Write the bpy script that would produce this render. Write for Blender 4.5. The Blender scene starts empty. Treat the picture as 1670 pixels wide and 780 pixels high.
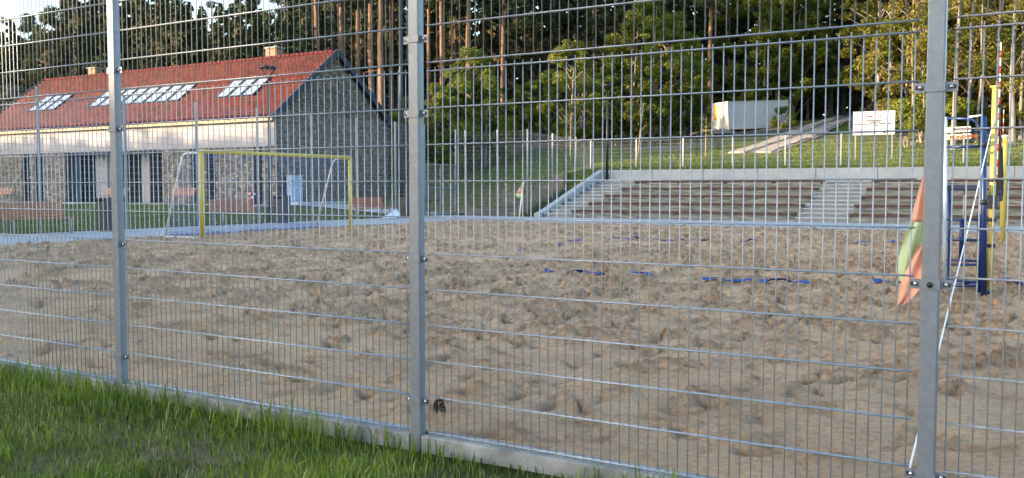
import bpy, bmesh, math, random
import numpy as np
from mathutils import Vector, Matrix
random.seed(7); rng = np.random.default_rng(11)
SC = bpy.context.scene; COL = SC.collection
PI = math.pi
# ------------------------------------------------------------------ camera
FPX, YAW, PIT = 1490.0, math.radians(30.85), math.radians(3.25)
CAM = Vector((3.05, -4.09, 1.382))
cam = bpy.data.cameras.new('camera'); cam.lens = FPX/1670*36; cam.sensor_width = 36
cam.clip_end = 2000; cam.clip_start = .05
co = bpy.data.objects.new('camera', cam); COL.objects.link(co)
co.location = CAM; co.rotation_euler = (PI/2-PIT, 0, YAW); SC.camera = co
# ------------------------------------------------------------------ sky, sun, exposure
SUN_EL, SUN_AZ = 10.0, (-.68, -.733)             # direction towards the sun
w = bpy.data.worlds.new('World'); SC.world = w; w.use_nodes = True
nt = w.node_tree; nt.nodes.clear()
sky = nt.nodes.new('ShaderNodeTexSky'); sky.sky_type = 'NISHITA'; sky.sun_disc = False
sky.sun_elevation = math.radians(SUN_EL); sky.sun_rotation = math.atan2(SUN_AZ[0], SUN_AZ[1])
sky.air_density = 1.0; sky.dust_density = 1.8; sky.ozone_density = 1.4
bg = nt.nodes.new('ShaderNodeBackground'); bg.inputs[1].default_value = .15
wo = nt.nodes.new('ShaderNodeOutputWorld')
nt.links.new(sky.outputs[0], bg.inputs[0]); nt.links.new(bg.outputs[0], wo.inputs[0])
sl = bpy.data.lights.new('sun', 'SUN'); sl.energy = 2.4; sl.angle = math.radians(.5); sl.color = (1, .76, .5)
so = bpy.data.objects.new('sun', sl); COL.objects.link(so)
ce = math.cos(math.radians(SUN_EL))
so.rotation_euler = Vector((SUN_AZ[0]*ce, SUN_AZ[1]*ce, math.sin(math.radians(SUN_EL)))).to_track_quat('Z', 'Y').to_euler()
SC.view_settings.view_transform = 'Standard'; SC.view_settings.look = 'None'
SC.view_settings.exposure = 2.4; SC.view_settings.gamma = 1.0
SC.render.engine = 'CYCLES'; SC.cycles.max_bounces = 6; SC.cycles.transparent_max_bounces = 8

# ------------------------------------------------------------------ photo ray helpers (points of the real place)
_R = Vector((math.cos(YAW), math.sin(YAW), 0)); _H = Vector((-math.sin(YAW), math.cos(YAW), 0))
_F = _H*math.cos(PIT)+Vector((0, 0, -math.sin(PIT))); _U = _H*math.sin(PIT)+Vector((0, 0, math.cos(PIT)))
def ray(px, py): return _F+_R*((px-835)/FPX)-_U*((py-390)/FPX)
def GZ(px, py, z=0.): d = ray(px, py); return CAM+d*((z-CAM.z)/d.z)
def GX(px, py, x): d = ray(px, py); return CAM+d*((x-CAM.x)/d.x)
def GY(px, py, y): d = ray(px, py); return CAM+d*((y-CAM.y)/d.y)
def GD(px, py, D): return CAM+ray(px, py)*D

# ------------------------------------------------------------------ noise
def _h(i, j, s):
    n = (i*374761393+j*668265263+s*1442695041) & 0xffffffff
    n = ((n ^ (n >> 13))*1274126177) & 0xffffffff
    return ((n ^ (n >> 16)) & 0xffff)/65535.
def vn(x, y, s=0):
    x = np.asarray(x, float); y = np.asarray(y, float)
    i = np.floor(x).astype(np.int64); j = np.floor(y).astype(np.int64); f = x-i; g = y-j
    f = f*f*(3-2*f); g = g*g*(3-2*g)
    return (_h(i, j, s)*(1-f)+_h(i+1, j, s)*f)*(1-g)+(_h(i, j+1, s)*(1-f)+_h(i+1, j+1, s)*f)*g
def fbm(x, y, s=0, o=4):
    t = 0; a = .5
    for k in range(o): t = t+a*(vn(np.asarray(x)*2**k, np.asarray(y)*2**k, s+k*17)-.5)*2; a *= .5
    return t

# ------------------------------------------------------------------ materials
def _new(name):
    m = bpy.data.materials.new(name); m.use_nodes = True
    return m, m.node_tree, m.node_tree.nodes['Principled BSDF']
def _noise(nt, scale, detail=4, rough=.6, coord='Object', vec=None):
    tc = nt.nodes.new('ShaderNodeTexCoord'); n = nt.nodes.new('ShaderNodeTexNoise')
    n.inputs['Scale'].default_value = scale; n.inputs['Detail'].default_value = detail; n.inputs['Roughness'].default_value = rough
    if vec:
        mp = nt.nodes.new('ShaderNodeMapping'); mp.inputs['Scale'].default_value = vec
        nt.links.new(tc.outputs[coord], mp.inputs[0]); nt.links.new(mp.outputs[0], n.inputs[0])
    else: nt.links.new(tc.outputs[coord], n.inputs[0])
    return n
def _ramp(nt, src, stops):
    r = nt.nodes.new('ShaderNodeValToRGB'); e = r.color_ramp.elements
    while len(e) > 1: e.remove(e[-1])
    for k, (p, c) in enumerate(stops):
        el = e[0] if k == 0 else e.new(p)
        el.position = p; el.color = (*c, 1)
    nt.links.new(src, r.inputs[0]); return r
def mat(name, c, rough=.6, metal=0, var=.15, scale=6, bump=0, bscale=40, coord='Object', c2=None, spec=.5, vec=None):
    m, nt, b = _new(name)
    b.inputs['Roughness'].default_value = rough; b.inputs['Metallic'].default_value = metal
    b.inputs['Specular IOR Level'].default_value = spec
    n = _noise(nt, scale, vec=vec, coord=coord)
    a = tuple(max(0, v*(1-var)) for v in c); d = tuple(min(1, v*(1+var)) for v in (c2 or c))
    r = _ramp(nt, n.outputs[0], [(.3, a), (.7, d)])
    nt.links.new(r.outputs[0], b.inputs['Base Color'])
    if bump:
        n2 = _noise(nt, bscale, 5, coord=coord); bp = nt.nodes.new('ShaderNodeBump'); bp.inputs['Strength'].default_value = bump
        bp.inputs['Distance'].default_value = .01
        nt.links.new(n2.outputs[0], bp.inputs['Height']); nt.links.new(bp.outputs[0], b.inputs['Normal'])
    return m
def attr_mat(name, stops, rough=.8, trans=0., spec=.2, nscale=0):
    """colour by the per-piece random attribute 'rnd' (a real difference between pieces)"""
    m, nt, b = _new(name)
    at = nt.nodes.new('ShaderNodeAttribute'); at.attribute_name = 'rnd'
    src = at.outputs['Fac']
    if nscale:
        n = _noise(nt, nscale, 4)
        mx = nt.nodes.new('ShaderNodeMath'); mx.operation = 'MULTIPLY_ADD'; mx.inputs[1].default_value = .5; 
        nt.links.new(n.outputs[0], mx.inputs[0])
        m2 = nt.nodes.new('ShaderNodeMath'); m2.operation = 'MULTIPLY'; m2.inputs[1].default_value = .75
        nt.links.new(src, m2.inputs[0]); m3 = nt.nodes.new('ShaderNodeMath'); m3.operation = 'ADD'; m3.inputs[1].default_value = -.12
        nt.links.new(m2.outputs[0], m3.inputs[0]); nt.links.new(m3.outputs[0], mx.inputs[2]); src = mx.outputs[0]
    r = _ramp(nt, src, stops)
    nt.links.new(r.outputs[0], b.inputs['Base Color']); b.inputs['Roughness'].default_value = rough
    b.inputs['Specular IOR Level'].default_value = spec
    if trans:
        t = nt.nodes.new('ShaderNodeBsdfTranslucent'); mx = nt.nodes.new('ShaderNodeMixShader'); mx.inputs[0].default_value = trans
        nt.links.new(r.outputs[0], t.inputs[0]); nt.links.new(b.outputs[0], mx.inputs[1]); nt.links.new(t.outputs[0], mx.inputs[2])
        nt.links.new(mx.outputs[0], nt.nodes['Material Output'].inputs[0])
    return m
M = {}
M['galv'] = mat('galvanised_steel', (.205, .225, .265), .45, .35, .11, 30, .08, 90)
M['wire'] = mat('galvanised_wire', (.34, .37, .42), .42, .4, .18, 12)
M['wire_far'] = mat('weathered_wire', (.24, .26, .28), .55, .2, .08, 3)
M['steel'] = mat('bolt_steel', (.62, .62, .63), .25, .9, .1, 30)
M['black'] = mat('black_plastic', (.02, .02, .022), .5)
M['concrete'] = mat('kerb_concrete', (.17, .17, .165), .9, 0, .3, 4, .35, 60, c2=(.28, .275, .265))
M['paving'] = mat('path_concrete', (.34, .35, .37), .85, 0, .10, .8, .2, 30)
M['stand'] = mat('stand_concrete', (.33, .34, .35), .85, 0, .12, 1.6, .25, 25)
M['riser'] = mat('shaded_riser_concrete', (.22, .225, .23), .9, 0, .15, 2)  # stand concrete darkened, painting the shade on the risers into the colour
M['tier'] = mat('weathered_tier_concrete', (.095, .092, .08), .9, 0, .35, 2.6, .3, 25, c2=(.21, .205, .185), vec=(.6, 2, 5))
M['plank'] = mat('dark_stained_plank', (.078, .038, .022), .85, 0, .3, 2, .2, 40, vec=(1, 8, 8))
M['bench'] = mat('red_brown_wood', (.34, .125, .055), .5, 0, .25, 3, .15, 40)
M['cast'] = mat('light_grey_cast_iron', (.34, .34, .33), .5, .2)
M['bin'] = mat('dark_bin_steel', (.055, .055, .06), .5, .2)
M['yellow'] = mat('yellow_paint', (.50, .40, .07), .45, 0, .10, 4)
M['white'] = mat('white_paint', (.72, .70, .66), .45, 0, .06, 5)
M['blue'] = mat('blue_paint', (.008, .024, .11), .35, 0, .15, 6)
M['navy'] = mat('navy_vinyl', (.008, .012, .05), .45)
M['pale'] = mat('pale_steel_tube', (.55, .62, .75), .35, .3)
M['netblue'] = mat('blue_net_cord', (.05, .12, .38), .7)
M['netblack'] = mat('black_net_cord', (.012, .012, .014), .8)
M['rope'] = mat('white_rope', (.78, .78, .78), .8)
M['ypole'] = mat('yellow_rope', (.62, .38, .04), .8)
M['orange'] = mat('fluorescent_orange_cloth', (.80, .40, .27), .7)
M['lime'] = mat('fluorescent_yellow_cloth', (.55, .64, .36), .7)
M['red'] = mat('red_paint', (.45, .02, .02), .4)
M['board'] = mat('pale_plywood', (.68, .55, .42), .6)
M['letter'] = mat('red_brown_lettering', (.30, .03, .015), .6)
M['tape'] = mat('blue_court_tape', (.012, .05, .24), .6, 0, .2, 5)
M['render'] = mat('white_wall_render', (.40, .365, .375), .85, 0, .05, .5)
M['plinth'] = mat('pale_plinth', (.50, .50, .50), .8)
M['dark_frame'] = mat('anthracite_metal', (.02, .023, .03), .45, .2)
M['verge'] = mat('dark_verge_metal', (.028, .034, .048), .55, .1)
M['eave'] = mat('pine_eave_board', (.55, .38, .20), .7, 0, .12, 2)
M['glass'] = mat('dark_window_glass', (.015, .018, .024), .06, 0, .1)
M['sky_glass'] = mat('sky_painted_glass', (.27, .31, .37), .15, 0, .05)  # pale blue-grey base colour stands in for reflected sky
M['chimney'] = mat('chimney_brick', (.24, .16, .10), .85, 0, .3, 8)
M['door'] = mat('pale_blue_panel', (.36, .45, .60), .6)
M['cont'] = mat('container_paint', (.66, .68, .70), .6, 0, .08, 1.2)
M['cont_end'] = mat('container_sunlit_end', (.66, .60, .52), .6, 0, .12, 2)  # warm sunlight on the end is painted into this tone
M['amber'] = mat('amber_sticker', (.85, .42, .02), .6)
M['bark'] = mat('pine_bark', (.11, .07, .05), .95, 0, .4, 3, .5, 12, c2=(.22, .13, .08), vec=(3, 3, .5))
M['bark_dark'] = mat('dark_bark', (.10, .075, .055), .95, 0, .35, 3, .5, 12, vec=(3, 3, .5))
M['bark_pale'] = mat('pale_bark', (.24, .20, .16), .95, 0, .4, 3, .5, 12, vec=(3, 3, .5))
M['plastic'] = mat('white_plastic_film', (.70, .74, .80), .35)
M['weed'] = mat('dried_black_weed', (.02, .016, .014), .9)
M['stake'] = mat('pale_stake', (.45, .38, .28), .8)
M['leaf'] = attr_mat('fresh_leaves', [(0, (.035, .055, .010)), (.5, (.12, .15, .019)), (1, (.26, .26, .038))], .6, .35)
M['leaf_gold'] = attr_mat('golden_green_leaves', [(0, (.04, .05, .010)), (.5, (.11, .115, .018)), (1, (.25, .21, .035))], .6, .35)
M['needle'] = attr_mat('spruce_needles', [(0, (.012, .020, .008)), (.6, (.028, .042, .013)), (.85, (.06, .055, .02)), (1, (.11, .07, .03))], .8, .1)
M['needle_pine'] = attr_mat('pine_needles', [(0, (.030, .042, .016)), (.6, (.060, .072, .026)), (1, (.12, .11, .045))], .8, .15)
M['grass'] = attr_mat('grass_blades', [(0, (.05, .085, .011)), (.5, (.15, .225, .022)), (.88, (.30, .37, .045)), (1, (.42, .37, .20))], .5, .35, .3)
M['grass_far'] = attr_mat('short_lawn_grass', [(0, (.05, .085, .012)), (.6, (.13, .17, .026)), (1, (.22, .22, .055))], .7, .25, .2)
M['stone'] = attr_mat('field_stone', [(0, (.09, .075, .06)), (.35, (.20, .165, .13)), (.7, (.33, .265, .20)), (1, (.46, .40, .34))], .85, 0, .2, 14)
M['slate'] = attr_mat('grey_stone_cladding', [(0, (.08, .067, .052)), (.5, (.15, .122, .095)), (1, (.28, .225, .17))], .8, 0, .3, 10)
M['mortar'] = mat('dark_mortar', (.06, .05, .042), .95)
M['mortar_g'] = mat('grey_mortar', (.045, .043, .042), .95)
# red roof tiles
M['tile'] = mat('red_roof_tile', (.050, .0075, .0065), .65, 0, .45, 2.2, .1, 20, spec=.15, c2=(.090, .014, .012))

def sand_mat():
    m, nt, b = _new('trampled_sand')
    n1 = _noise(nt, .9, 6, .65); n2 = _noise(nt, 26, 8, .75); 
    r1 = _ramp(nt, n1.outputs[0], [(.3, (.45, .305, .19)), (.52, (.60, .415, .265)), (.72, (.70, .48, .295))])
    r2 = _ramp(nt, n2.outputs[0], [(.32, (.55, .55, .57)), (.48, (.95, .94, .93)), (.72, (1.22, 1.14, 1.06))])
    mx = nt.nodes.new('ShaderNodeMixRGB'); mx.blend_type = 'MULTIPLY'; mx.inputs[0].default_value = 1
    at = nt.nodes.new('ShaderNodeAttribute'); at.attribute_name = 'damp_shade'
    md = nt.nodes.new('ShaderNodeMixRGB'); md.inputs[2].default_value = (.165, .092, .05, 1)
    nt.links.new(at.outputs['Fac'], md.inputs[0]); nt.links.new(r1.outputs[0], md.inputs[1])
    nt.links.new(md.outputs[0], mx.inputs[1]); nt.links.new(r2.outputs[0], mx.inputs[2]); nt.links.new(mx.outputs[0], b.inputs['Base Color'])
    b.inputs['Roughness'].default_value = .95; b.inputs['Specular IOR Level'].default_value = .15
    n3 = _noise(nt, 13, 10, .78); bp = nt.nodes.new('ShaderNodeBump'); bp.inputs['Strength'].default_value = .9; bp.inputs['Distance'].default_value = .06
    nt.links.new(n3.outputs[0], bp.inputs['Height'])
    n4 = _noise(nt, 120, 3, .7); bp2 = nt.nodes.new('ShaderNodeBump'); bp2.inputs['Strength'].default_value = .5; bp2.inputs['Distance'].default_value = .004
    nt.links.new(n4.outputs[0], bp2.inputs['Height']); nt.links.new(bp.outputs[0], bp2.inputs['Normal']); nt.links.new(bp2.outputs[0], b.inputs['Normal'])
    return m
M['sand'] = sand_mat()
def ground_mat():
    m, nt, b = _new('meadow_ground')
    n1 = _noise(nt, .16, 6, .7); n2 = _noise(nt, 3.5, 8, .75)
    at = nt.nodes.new('ShaderNodeAttribute'); at.attribute_name = 'dirt'
    g = _ramp(nt, n2.outputs[0], [(.3, (.045, .058, .015)), (.5, (.085, .11, .024)), (.7, (.13, .15, .04))])
    d = _ramp(nt, n2.outputs[0], [(.3, (.09, .075, .055)), (.5, (.17, .14, .105)), (.72, (.27, .22, .165))])
    ad = nt.nodes.new('ShaderNodeMath'); ad.operation = 'ADD'; nt.links.new(n1.outputs[0], ad.inputs[0]); nt.links.new(at.outputs['Fac'], ad.inputs[1])
    ms = nt.nodes.new('ShaderNodeMath'); ms.operation = 'MULTIPLY_ADD'; ms.inputs[1].default_value = .3
    nt.links.new(n2.outputs[0], ms.inputs[0]); nt.links.new(ad.outputs[0], ms.inputs[2])
    f = _ramp(nt, ms.outputs[0], [(.70, (0, 0, 0)), (.86, (1, 1, 1))])
    mx = nt.nodes.new('ShaderNodeMixRGB'); nt.links.new(f.outputs[0], mx.inputs[0]); nt.links.new(g.outputs[0], mx.inputs[1]); nt.links.new(d.outputs[0], mx.inputs[2])
    nt.links.new(mx.outputs[0], b.inputs['Base Color']); b.inputs['Roughness'].default_value = .95; b.inputs['Specular IOR Level'].default_value = .1
    bp = nt.nodes.new('ShaderNodeBump'); bp.inputs['Strength'].default_value = 1; bp.inputs['Distance'].default_value = .12
    nt.links.new(n2.outputs[0], bp.inputs['Height']); nt.links.new(bp.outputs[0], b.inputs['Normal'])
    return m
M['ground'] = ground_mat()

# ------------------------------------------------------------------ object helpers
def tag(o, label=None, cat=None, group=None, kind=None):
    if label: o['label'] = label
    if cat: o['category'] = cat
    if group: o['group'] = group
    if kind: o['kind'] = kind
    return o
def empty(name, loc=(0, 0, 0), rz=0, label=None, cat=None, group=None):
    o = bpy.data.objects.new(name, None); COL.objects.link(o); o.location = loc; o.rotation_euler = (0, 0, rz)
    return tag(o, label, cat, group)
def link(name, me, parent=None, loc=None):
    o = bpy.data.objects.new(name, me); COL.objects.link(o)
    if parent: o.parent = parent
    if loc is not None: o.location = loc
    return o
def mesh_np(name, V, Fa, material, rnd=None, smooth=False, extra=None):
    V = np.asarray(V, np.float32); Fa = np.asarray(Fa, np.int32); k = Fa.shape[1]
    me = bpy.data.meshes.new(name); me.vertices.add(len(V)); me.vertices.foreach_set('co', V.ravel())
    me.loops.add(Fa.size); me.loops.foreach_set('vertex_index', Fa.ravel())
    me.polygons.add(len(Fa)); me.polygons.foreach_set('loop_start', np.arange(0, Fa.size, k, dtype=np.int32))
    if smooth: me.polygons.foreach_set('use_smooth', np.ones(len(Fa), bool))
    me.update(calc_edges=True)
    for nm, arr in ([('rnd', rnd)] if rnd is not None else [])+(extra or []):
        a = me.attributes.new(nm, 'FLOAT', 'FACE' if len(arr) == len(Fa) else 'POINT'); a.data.foreach_set('value', np.asarray(arr, np.float32))
    me.materials.append(material); return me
class MB:
    def __init__(s): s.v = []; s.f = []; s.sm = []
    def add(s, vs, fs, smooth=False):
        n = len(s.v); s.v += [tuple(v) for v in vs]; s.f += [tuple(n+i for i in f) for f in fs]; s.sm += [smooth]*len(fs); return s
    def box(s, x0, y0, z0, x1, y1, z1):
        vs = [(x, y, z) for z in (z0, z1) for y in (y0, y1) for x in (x0, x1)]
        return s.add(vs, [(0, 2, 3, 1), (4, 5, 7, 6), (0, 1, 5, 4), (2, 6, 7, 3), (0, 4, 6, 2), (1, 3, 7, 5)])
    def obox(s, p, q, w, h, up=(0, 0, 1)):       # beam from p to q with width w, height h
        p = Vector(p); q = Vector(q); d = (q-p).normalized(); u = Vector(up)
        a = d.cross(u)
        if a.length < 1e-4: a = d.cross(Vector((1, 0, 0)))
        a.normalize(); b = a.cross(d)
        vs = [c+a*i*w/2+b*j*h/2 for c in (p, q) for (i, j) in ((-1, -1), (1, -1), (1, 1), (-1, 1))]
        return s.add(vs, [(0, 1, 2, 3), (7, 6, 5, 4), (0, 4, 5, 1), (1, 5, 6, 2), (2, 6, 7, 3), (3, 7, 4, 0)])
    def tube(s, pts, r, n=8, caps=True):
        pts = [Vector(p) for p in pts]; rr = r if isinstance(r, (list, tuple)) else [r]*len(pts)
        vs = []; fs = []; prev = None
        for i, p in enumerate(pts):
            d = (pts[min(i+1, len(pts)-1)]-pts[max(i-1, 0)]).normalized()
            if prev is None:
                a = d.cross(Vector((0, 0, 1)));
                if a.length < 1e-3: a = Vector((1, 0, 0))
                a.normalize()
            else: a = (prev-d*prev.dot(d)).normalized()
            prev = a; b = d.cross(a)
            vs += [p+(a*math.cos(2*PI*k/n)+b*math.sin(2*PI*k/n))*rr[i] for k in range(n)]
        for i in range(len(pts)-1):
            for k in range(n): fs.append((i*n+k, i*n+(k+1) % n, (i+1)*n+(k+1) % n, (i+1)*n+k))
        s.add(vs, fs, True)
        if caps:
            m = len(s.v)-len(vs); s.f += [tuple(m+k for k in reversed(range(n))), tuple(m+(len(pts)-1)*n+k for k in range(n))]; s.sm += [False]*2
        return s
    def lathe(s, prof, n=14, c=(0, 0, 0)):
        vs = [(c[0]+r*math.cos(2*PI*k/n), c[1]+r*math.sin(2*PI*k/n), c[2]+z) for r, z in prof for k in range(n)]
        fs = [(i*n+k, i*n+(k+1) % n, (i+1)*n+(k+1) % n, (i+1)*n+k) for i in range(len(prof)-1) for k in range(n)]
        return s.add(vs, fs, True)
    def prism(s, poly, dvec):                    # polygon (3D pts) extruded along dvec
        n = len(poly); P = [Vector(p) for p in poly]; Q = [p+Vector(dvec) for p in P]
        return s.add(P+Q, [tuple(range(n)), tuple(reversed(range(n, 2*n)))]+[(i, i+n, (i+1) % n+n, (i+1) % n) for i in range(n)])
    def mesh(s, name, m):
        me = bpy.data.meshes.new(name); me.from_pydata(s.v, [], s.f); me.materials.append(m)
        me.polygons.foreach_set('use_smooth', s.sm); 
        bm = bmesh.new(); bm.from_mesh(me); bmesh.ops.recalc_face_normals(bm, faces=bm.faces); bm.to_mesh(me); bm.free()
        me.update(); return me
    def build(s, name, m, parent=None, loc=None): return link(name, s.mesh(name, m), parent, loc)
def text(body, size, m, parent, loc, rot, off=0, ext=.001):
    cu = bpy.data.curves.new('lettering', 'FONT'); cu.body = body; cu.size = size; cu.extrude = ext; cu.align_x = 'CENTER'; cu.offset = off
    t = bpy.data.objects.new('lettering', cu); COL.objects.link(t); bpy.context.view_layer.update()
    me = bpy.data.meshes.new_from_object(t.evaluated_get(bpy.context.evaluated_depsgraph_get())); me.materials.clear(); me.materials.append(m)
    bpy.data.objects.remove(t); o = link('lettering', me, parent, loc); o.rotation_euler = rot; return o
def bevel(o, wdt=.004, seg=2):
    b = o.modifiers.new('bevel', 'BEVEL'); b.width = wdt; b.segments = seg; b.limit_method = 'ANGLE'; return o
def copy_tree(o, parent=None):
    c = o.copy(); COL.objects.link(c); c.parent = parent
    for ch in list(o.children): copy_tree(ch, c)
    return c

# ================================================================== TERRAIN
FX = -23.3          # goal-line fence
def terrain(x, y):
    x = np.asarray(x, float); y = np.asarray(y, float)
    ss = lambda t: np.clip(t, 0, 1)**2*(3-2*np.clip(t, 0, 1))
    ys = 35.6+ss((-23-x)/10)*6.4+np.clip((-33-x)/27, 0, 1)*3
    hl = np.clip((y-ys)*.27, 0, None); hl = np.where(hl > 3.9, 3.9+(hl-3.9)*.22, hl)
    lawn = ss((-24-x)/8)*.38*ss((y-5)/15)+np.clip((y-33)/9, 0, 1)*.35*ss((-26-x)/7)
    hl = hl+lawn
    hr = np.where(y > 40.2, 2.12+(y-40.2)*.115, -.15)
    t = ss((x+22)/2.)*(y > 40.2)
    # beyond the bank the two terrains merge
    tm = ss((x+34)/15)
    far = ss((y-46)/8)
    a = hl*(1-tm)+hr*tm
    near = hl*(1-t)+hr*t
    h = near*(1-far)+a*far
    rough = fbm(x*.25, y*.25, 5)*.22*ss((y-43)/10)+fbm(x*.9, y*.9, 9)*.07*ss((y-36)/6)
    inside = ((x > FX-.3) & (y > -.0) & (y < 36) ) | ((x > -20) & (y < 40.4) & (y > 0))
    h = np.where(inside, -.15, h+rough)
    h = np.where((y <= 0) & (x > FX-.3), -.085+fbm(x*.8, y*.8, 3)*.03-np.clip(-y-9,0,200)*.0, h)
    h = np.where((x <= FX-.3) & (y < 34), np.maximum(h, -.03+0*h), h)
    return h
def make_ground():
    xs = np.unique(np.concatenate([np.arange(-110, -70, 2.), np.arange(-70, 14, .5), np.arange(14, 60, 2.), [FX-.3, FX-.29, -20.0, -19.99], [-1500, -900, -500, -300, -200, -150, 90, 140, 220, 400, 800, 1500]]))
    ys = np.unique(np.concatenate([np.arange(-40, -8, 2.), np.arange(-8, 1, .5), np.arange(1, 34, 1.5), np.arange(34, 70, .5), np.arange(70, 150, 2.), [0, .01, 36, 36.01, 40.2, 40.21, 40.4, 40.41], [-1500, -800, -300, -120, -70, 180, 240, 340, 500, 900, 1500]]))
    X, Y = np.meshgrid(xs, ys); Z = terrain(X, np.clip(Y, -1e9, 150))
    V = np.stack([X.ravel(), Y.ravel(), Z.ravel()], 1); nx = len(xs); ny = len(ys)
    i, j = np.meshgrid(np.arange(nx-1), np.arange(ny-1)); a = (j*nx+i).ravel()
    Fa = np.stack([a, a+1, a+nx+1, a+nx], 1)
    # bare earth: strip below the forest, foot of the bank, patches near camera kerb
    d = np.zeros(X.shape)
    d += .33*np.exp(-((Y-57)/4.)**2)*(X < -18)+.35*np.clip((Y-63)/6, 0, 1)*(X < -26)+.42*np.clip((Y-92)/8, 0, 1)
    d += .20*np.exp(-((Y-40)/3.2)**2)*(X < -20)*(X > -33)+.42*np.exp(-((Y-36.5)/1.2)**2)*(X < -20)*(X > -31)
    d += .30*np.exp(-((Y-78)/9)**2)*(X > -40)*(X < -17)+.25*np.exp(-((Y-44.2)/1.)**2-((X+2.6)/2.2)**2)
    d += .16*(Y < -.0)
    d -= .35*(X < FX)*(Y < 32)+.22*np.exp(-((Y-51)/3)**2)+.12*(Y>44)*(Y<56)*(X>-20)
    me = mesh_np('ground', V, Fa, M['ground'], smooth=True, extra=[('dirt', d.ravel())])
    tag(link('ground', me), kind='structure')
make_ground()

# ------------------------------------------------------------------ sand with footprints
SX0, SX1, SY0, SY1 = -18.4, 9.0, .10, 27.2
def make_sand():
    xs = np.arange(SX0, -9, .055); xs = np.concatenate([xs, np.arange(-9, 3.6, .03), np.arange(3.6, SX1+.001, .09)])
    ys = [SY0]
    while ys[-1] < SY1: ys.append(ys[-1]+.022+.0036*ys[-1])
    ys[-1] = SY1; ys = np.array(ys)
    X, Y = np.meshgrid(xs, ys)
    Z = fbm(X*.45, Y*.45, 2)*.05+fbm(X*2.2, Y*2.2, 8, 4)*.024
    Rg = np.random.default_rng(5)
    N = 15000
    cx = Rg.uniform(SX0, SX1, N); cy = Rg.uniform(SY0, SY1, N); th = Rg.uniform(0, PI, N)
    dens = vn(cx*.5, cy*.5, 77); DM = np.zeros_like(Z)
    for k in range(N):
        if Rg.random() > (.34+.66*min(1, cy[k]/7))*(.35+1.1*dens[k]): continue
        a = Rg.uniform(.035, .065); b = a*Rg.uniform(1.5, 3.4); dp = Rg.uniform(.012, .045)*(.6+.4*min(1, cy[k]/7))
        R = b*2.4
        i0, i1 = np.searchsorted(xs, (cx[k]-R, cx[k]+R)); j0, j1 = np.searchsorted(ys, (cy[k]-R, cy[k]+R))
        if i1-i0 < 2 or j1-j0 < 2: continue
        dx = X[j0:j1, i0:i1]-cx[k]; dy = Y[j0:j1, i0:i1]-cy[k]; c, s = math.cos(th[k]), math.sin(th[k])
        u = (dx*c+dy*s)/b; v = (-dx*s+dy*c)/a; r2 = u*u+v*v
        r2 = r2*(1+.35*np.sin(3*np.arctan2(v, u)+k)+.25*np.sin(7*np.arctan2(v, u)+2*k)); ed = -dp*np.exp(-(r2**2.6)*.9)*(1+.35*u)+dp*.6*np.exp(-((np.sqrt(r2)-1.45)**2)*7)*(1+.8*u)
        Z[j0:j1, i0:i1] += ed; DM[j0:j1, i0:i1] += ed
    Z += fbm(X*5, Y*5, 31, 3)*.022
    rg = 1-np.abs(fbm(X*4.3+fbm(X*2, Y*2, 61, 2), Y*5.5, 51, 4))*2.4
    Z += np.clip(rg, 0, 1)**3*.030*(.35+.65*np.clip(Y/7, 0, 1))*np.clip(vn(X*1.1, Y*1.1, 63)*2-.4, 0, 1)
    r2_ = 1-np.abs(fbm(X*8.5+fbm(X*5, Y*5, 71, 2)*.8, Y*10, 55, 3))*2.6
    hf = np.clip(r2_, 0, 1)**2*(.4+.6*np.clip(Y/6, 0, 1)); Z += hf*.024*np.clip(vn(X*.9+5, Y*.9, 67)*2-.3, .15, 1)
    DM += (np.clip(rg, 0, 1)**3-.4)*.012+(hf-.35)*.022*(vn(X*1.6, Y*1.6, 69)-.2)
    damp_shade = np.clip(-DM*22-.1, 0, 1)*.9+np.clip(DM*30-.35, 0, 1)*.45  # disturbed moist sand, plus relief shade painted in by height
    edge = np.minimum.reduce([np.clip((X-SX0)/.3, 0, 1), np.clip((Y-SY0)/.3, 0, 1), np.clip((SY1-Y)/.3, 0, 1)])
    Z = Z*1.05*edge-.012*(1-edge)-.005
    Z = np.clip(Z, -.16, .13)
    global SANDZ
    def SANDZ(x, y):
        i = min(max(np.searchsorted(xs, x), 0), len(xs)-1); j = min(max(np.searchsorted(ys, y), 0), len(ys)-1)
        return float(Z[j, i])
    V = np.stack([X.ravel(), Y.ravel(), Z.ravel()], 1); nx = len(xs); ny = len(ys)
    i, j = np.meshgrid(np.arange(nx-1), np.arange(ny-1)); a = (j*nx+i).ravel()
    tag(link('sand', mesh_np('sand', V, np.stack([a, a+1, a+nx+1, a+nx], 1), M['sand'], smooth=True, extra=[('damp_shade', damp_shade.ravel())])), kind='structure')
make_sand()

# ------------------------------------------------------------------ paths
def sheet(name, poly, z0, m, t=.12):
    mb = MB(); mb.prism([(x, y, z0-t) for x, y in poly], (0, 0, t)); o = mb.build(name, m); return tag(o, kind='structure')
def flag_path(name, x0, y0, x1, y1, nx, ny, z=.0):
    """concrete path cast in bays with open joints"""
    root = MB().box(x0, y0, z-.14, x1, y1, z-.03).build(name, M['mortar']); tag(root, kind='structure')
    g = .006; dx = (x1-x0)/nx; dy = (y1-y0)/ny
    me = MB().box(g, g, -.028, dx-g, dy-g, 0).mesh('slab', M['paving'])
    for i in range(nx):
        for j in range(ny):
            link('slab', me, root, (x0+i*dx, y0+j*dy, z+random.uniform(-.003, .003)))
    return root
flag_path('path', -23.25, 0.1, -18.52, 33.0, 2, 13)
flag_path('path', -18.52, 27.32, 9.0, 33.0, 10, 2)
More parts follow.
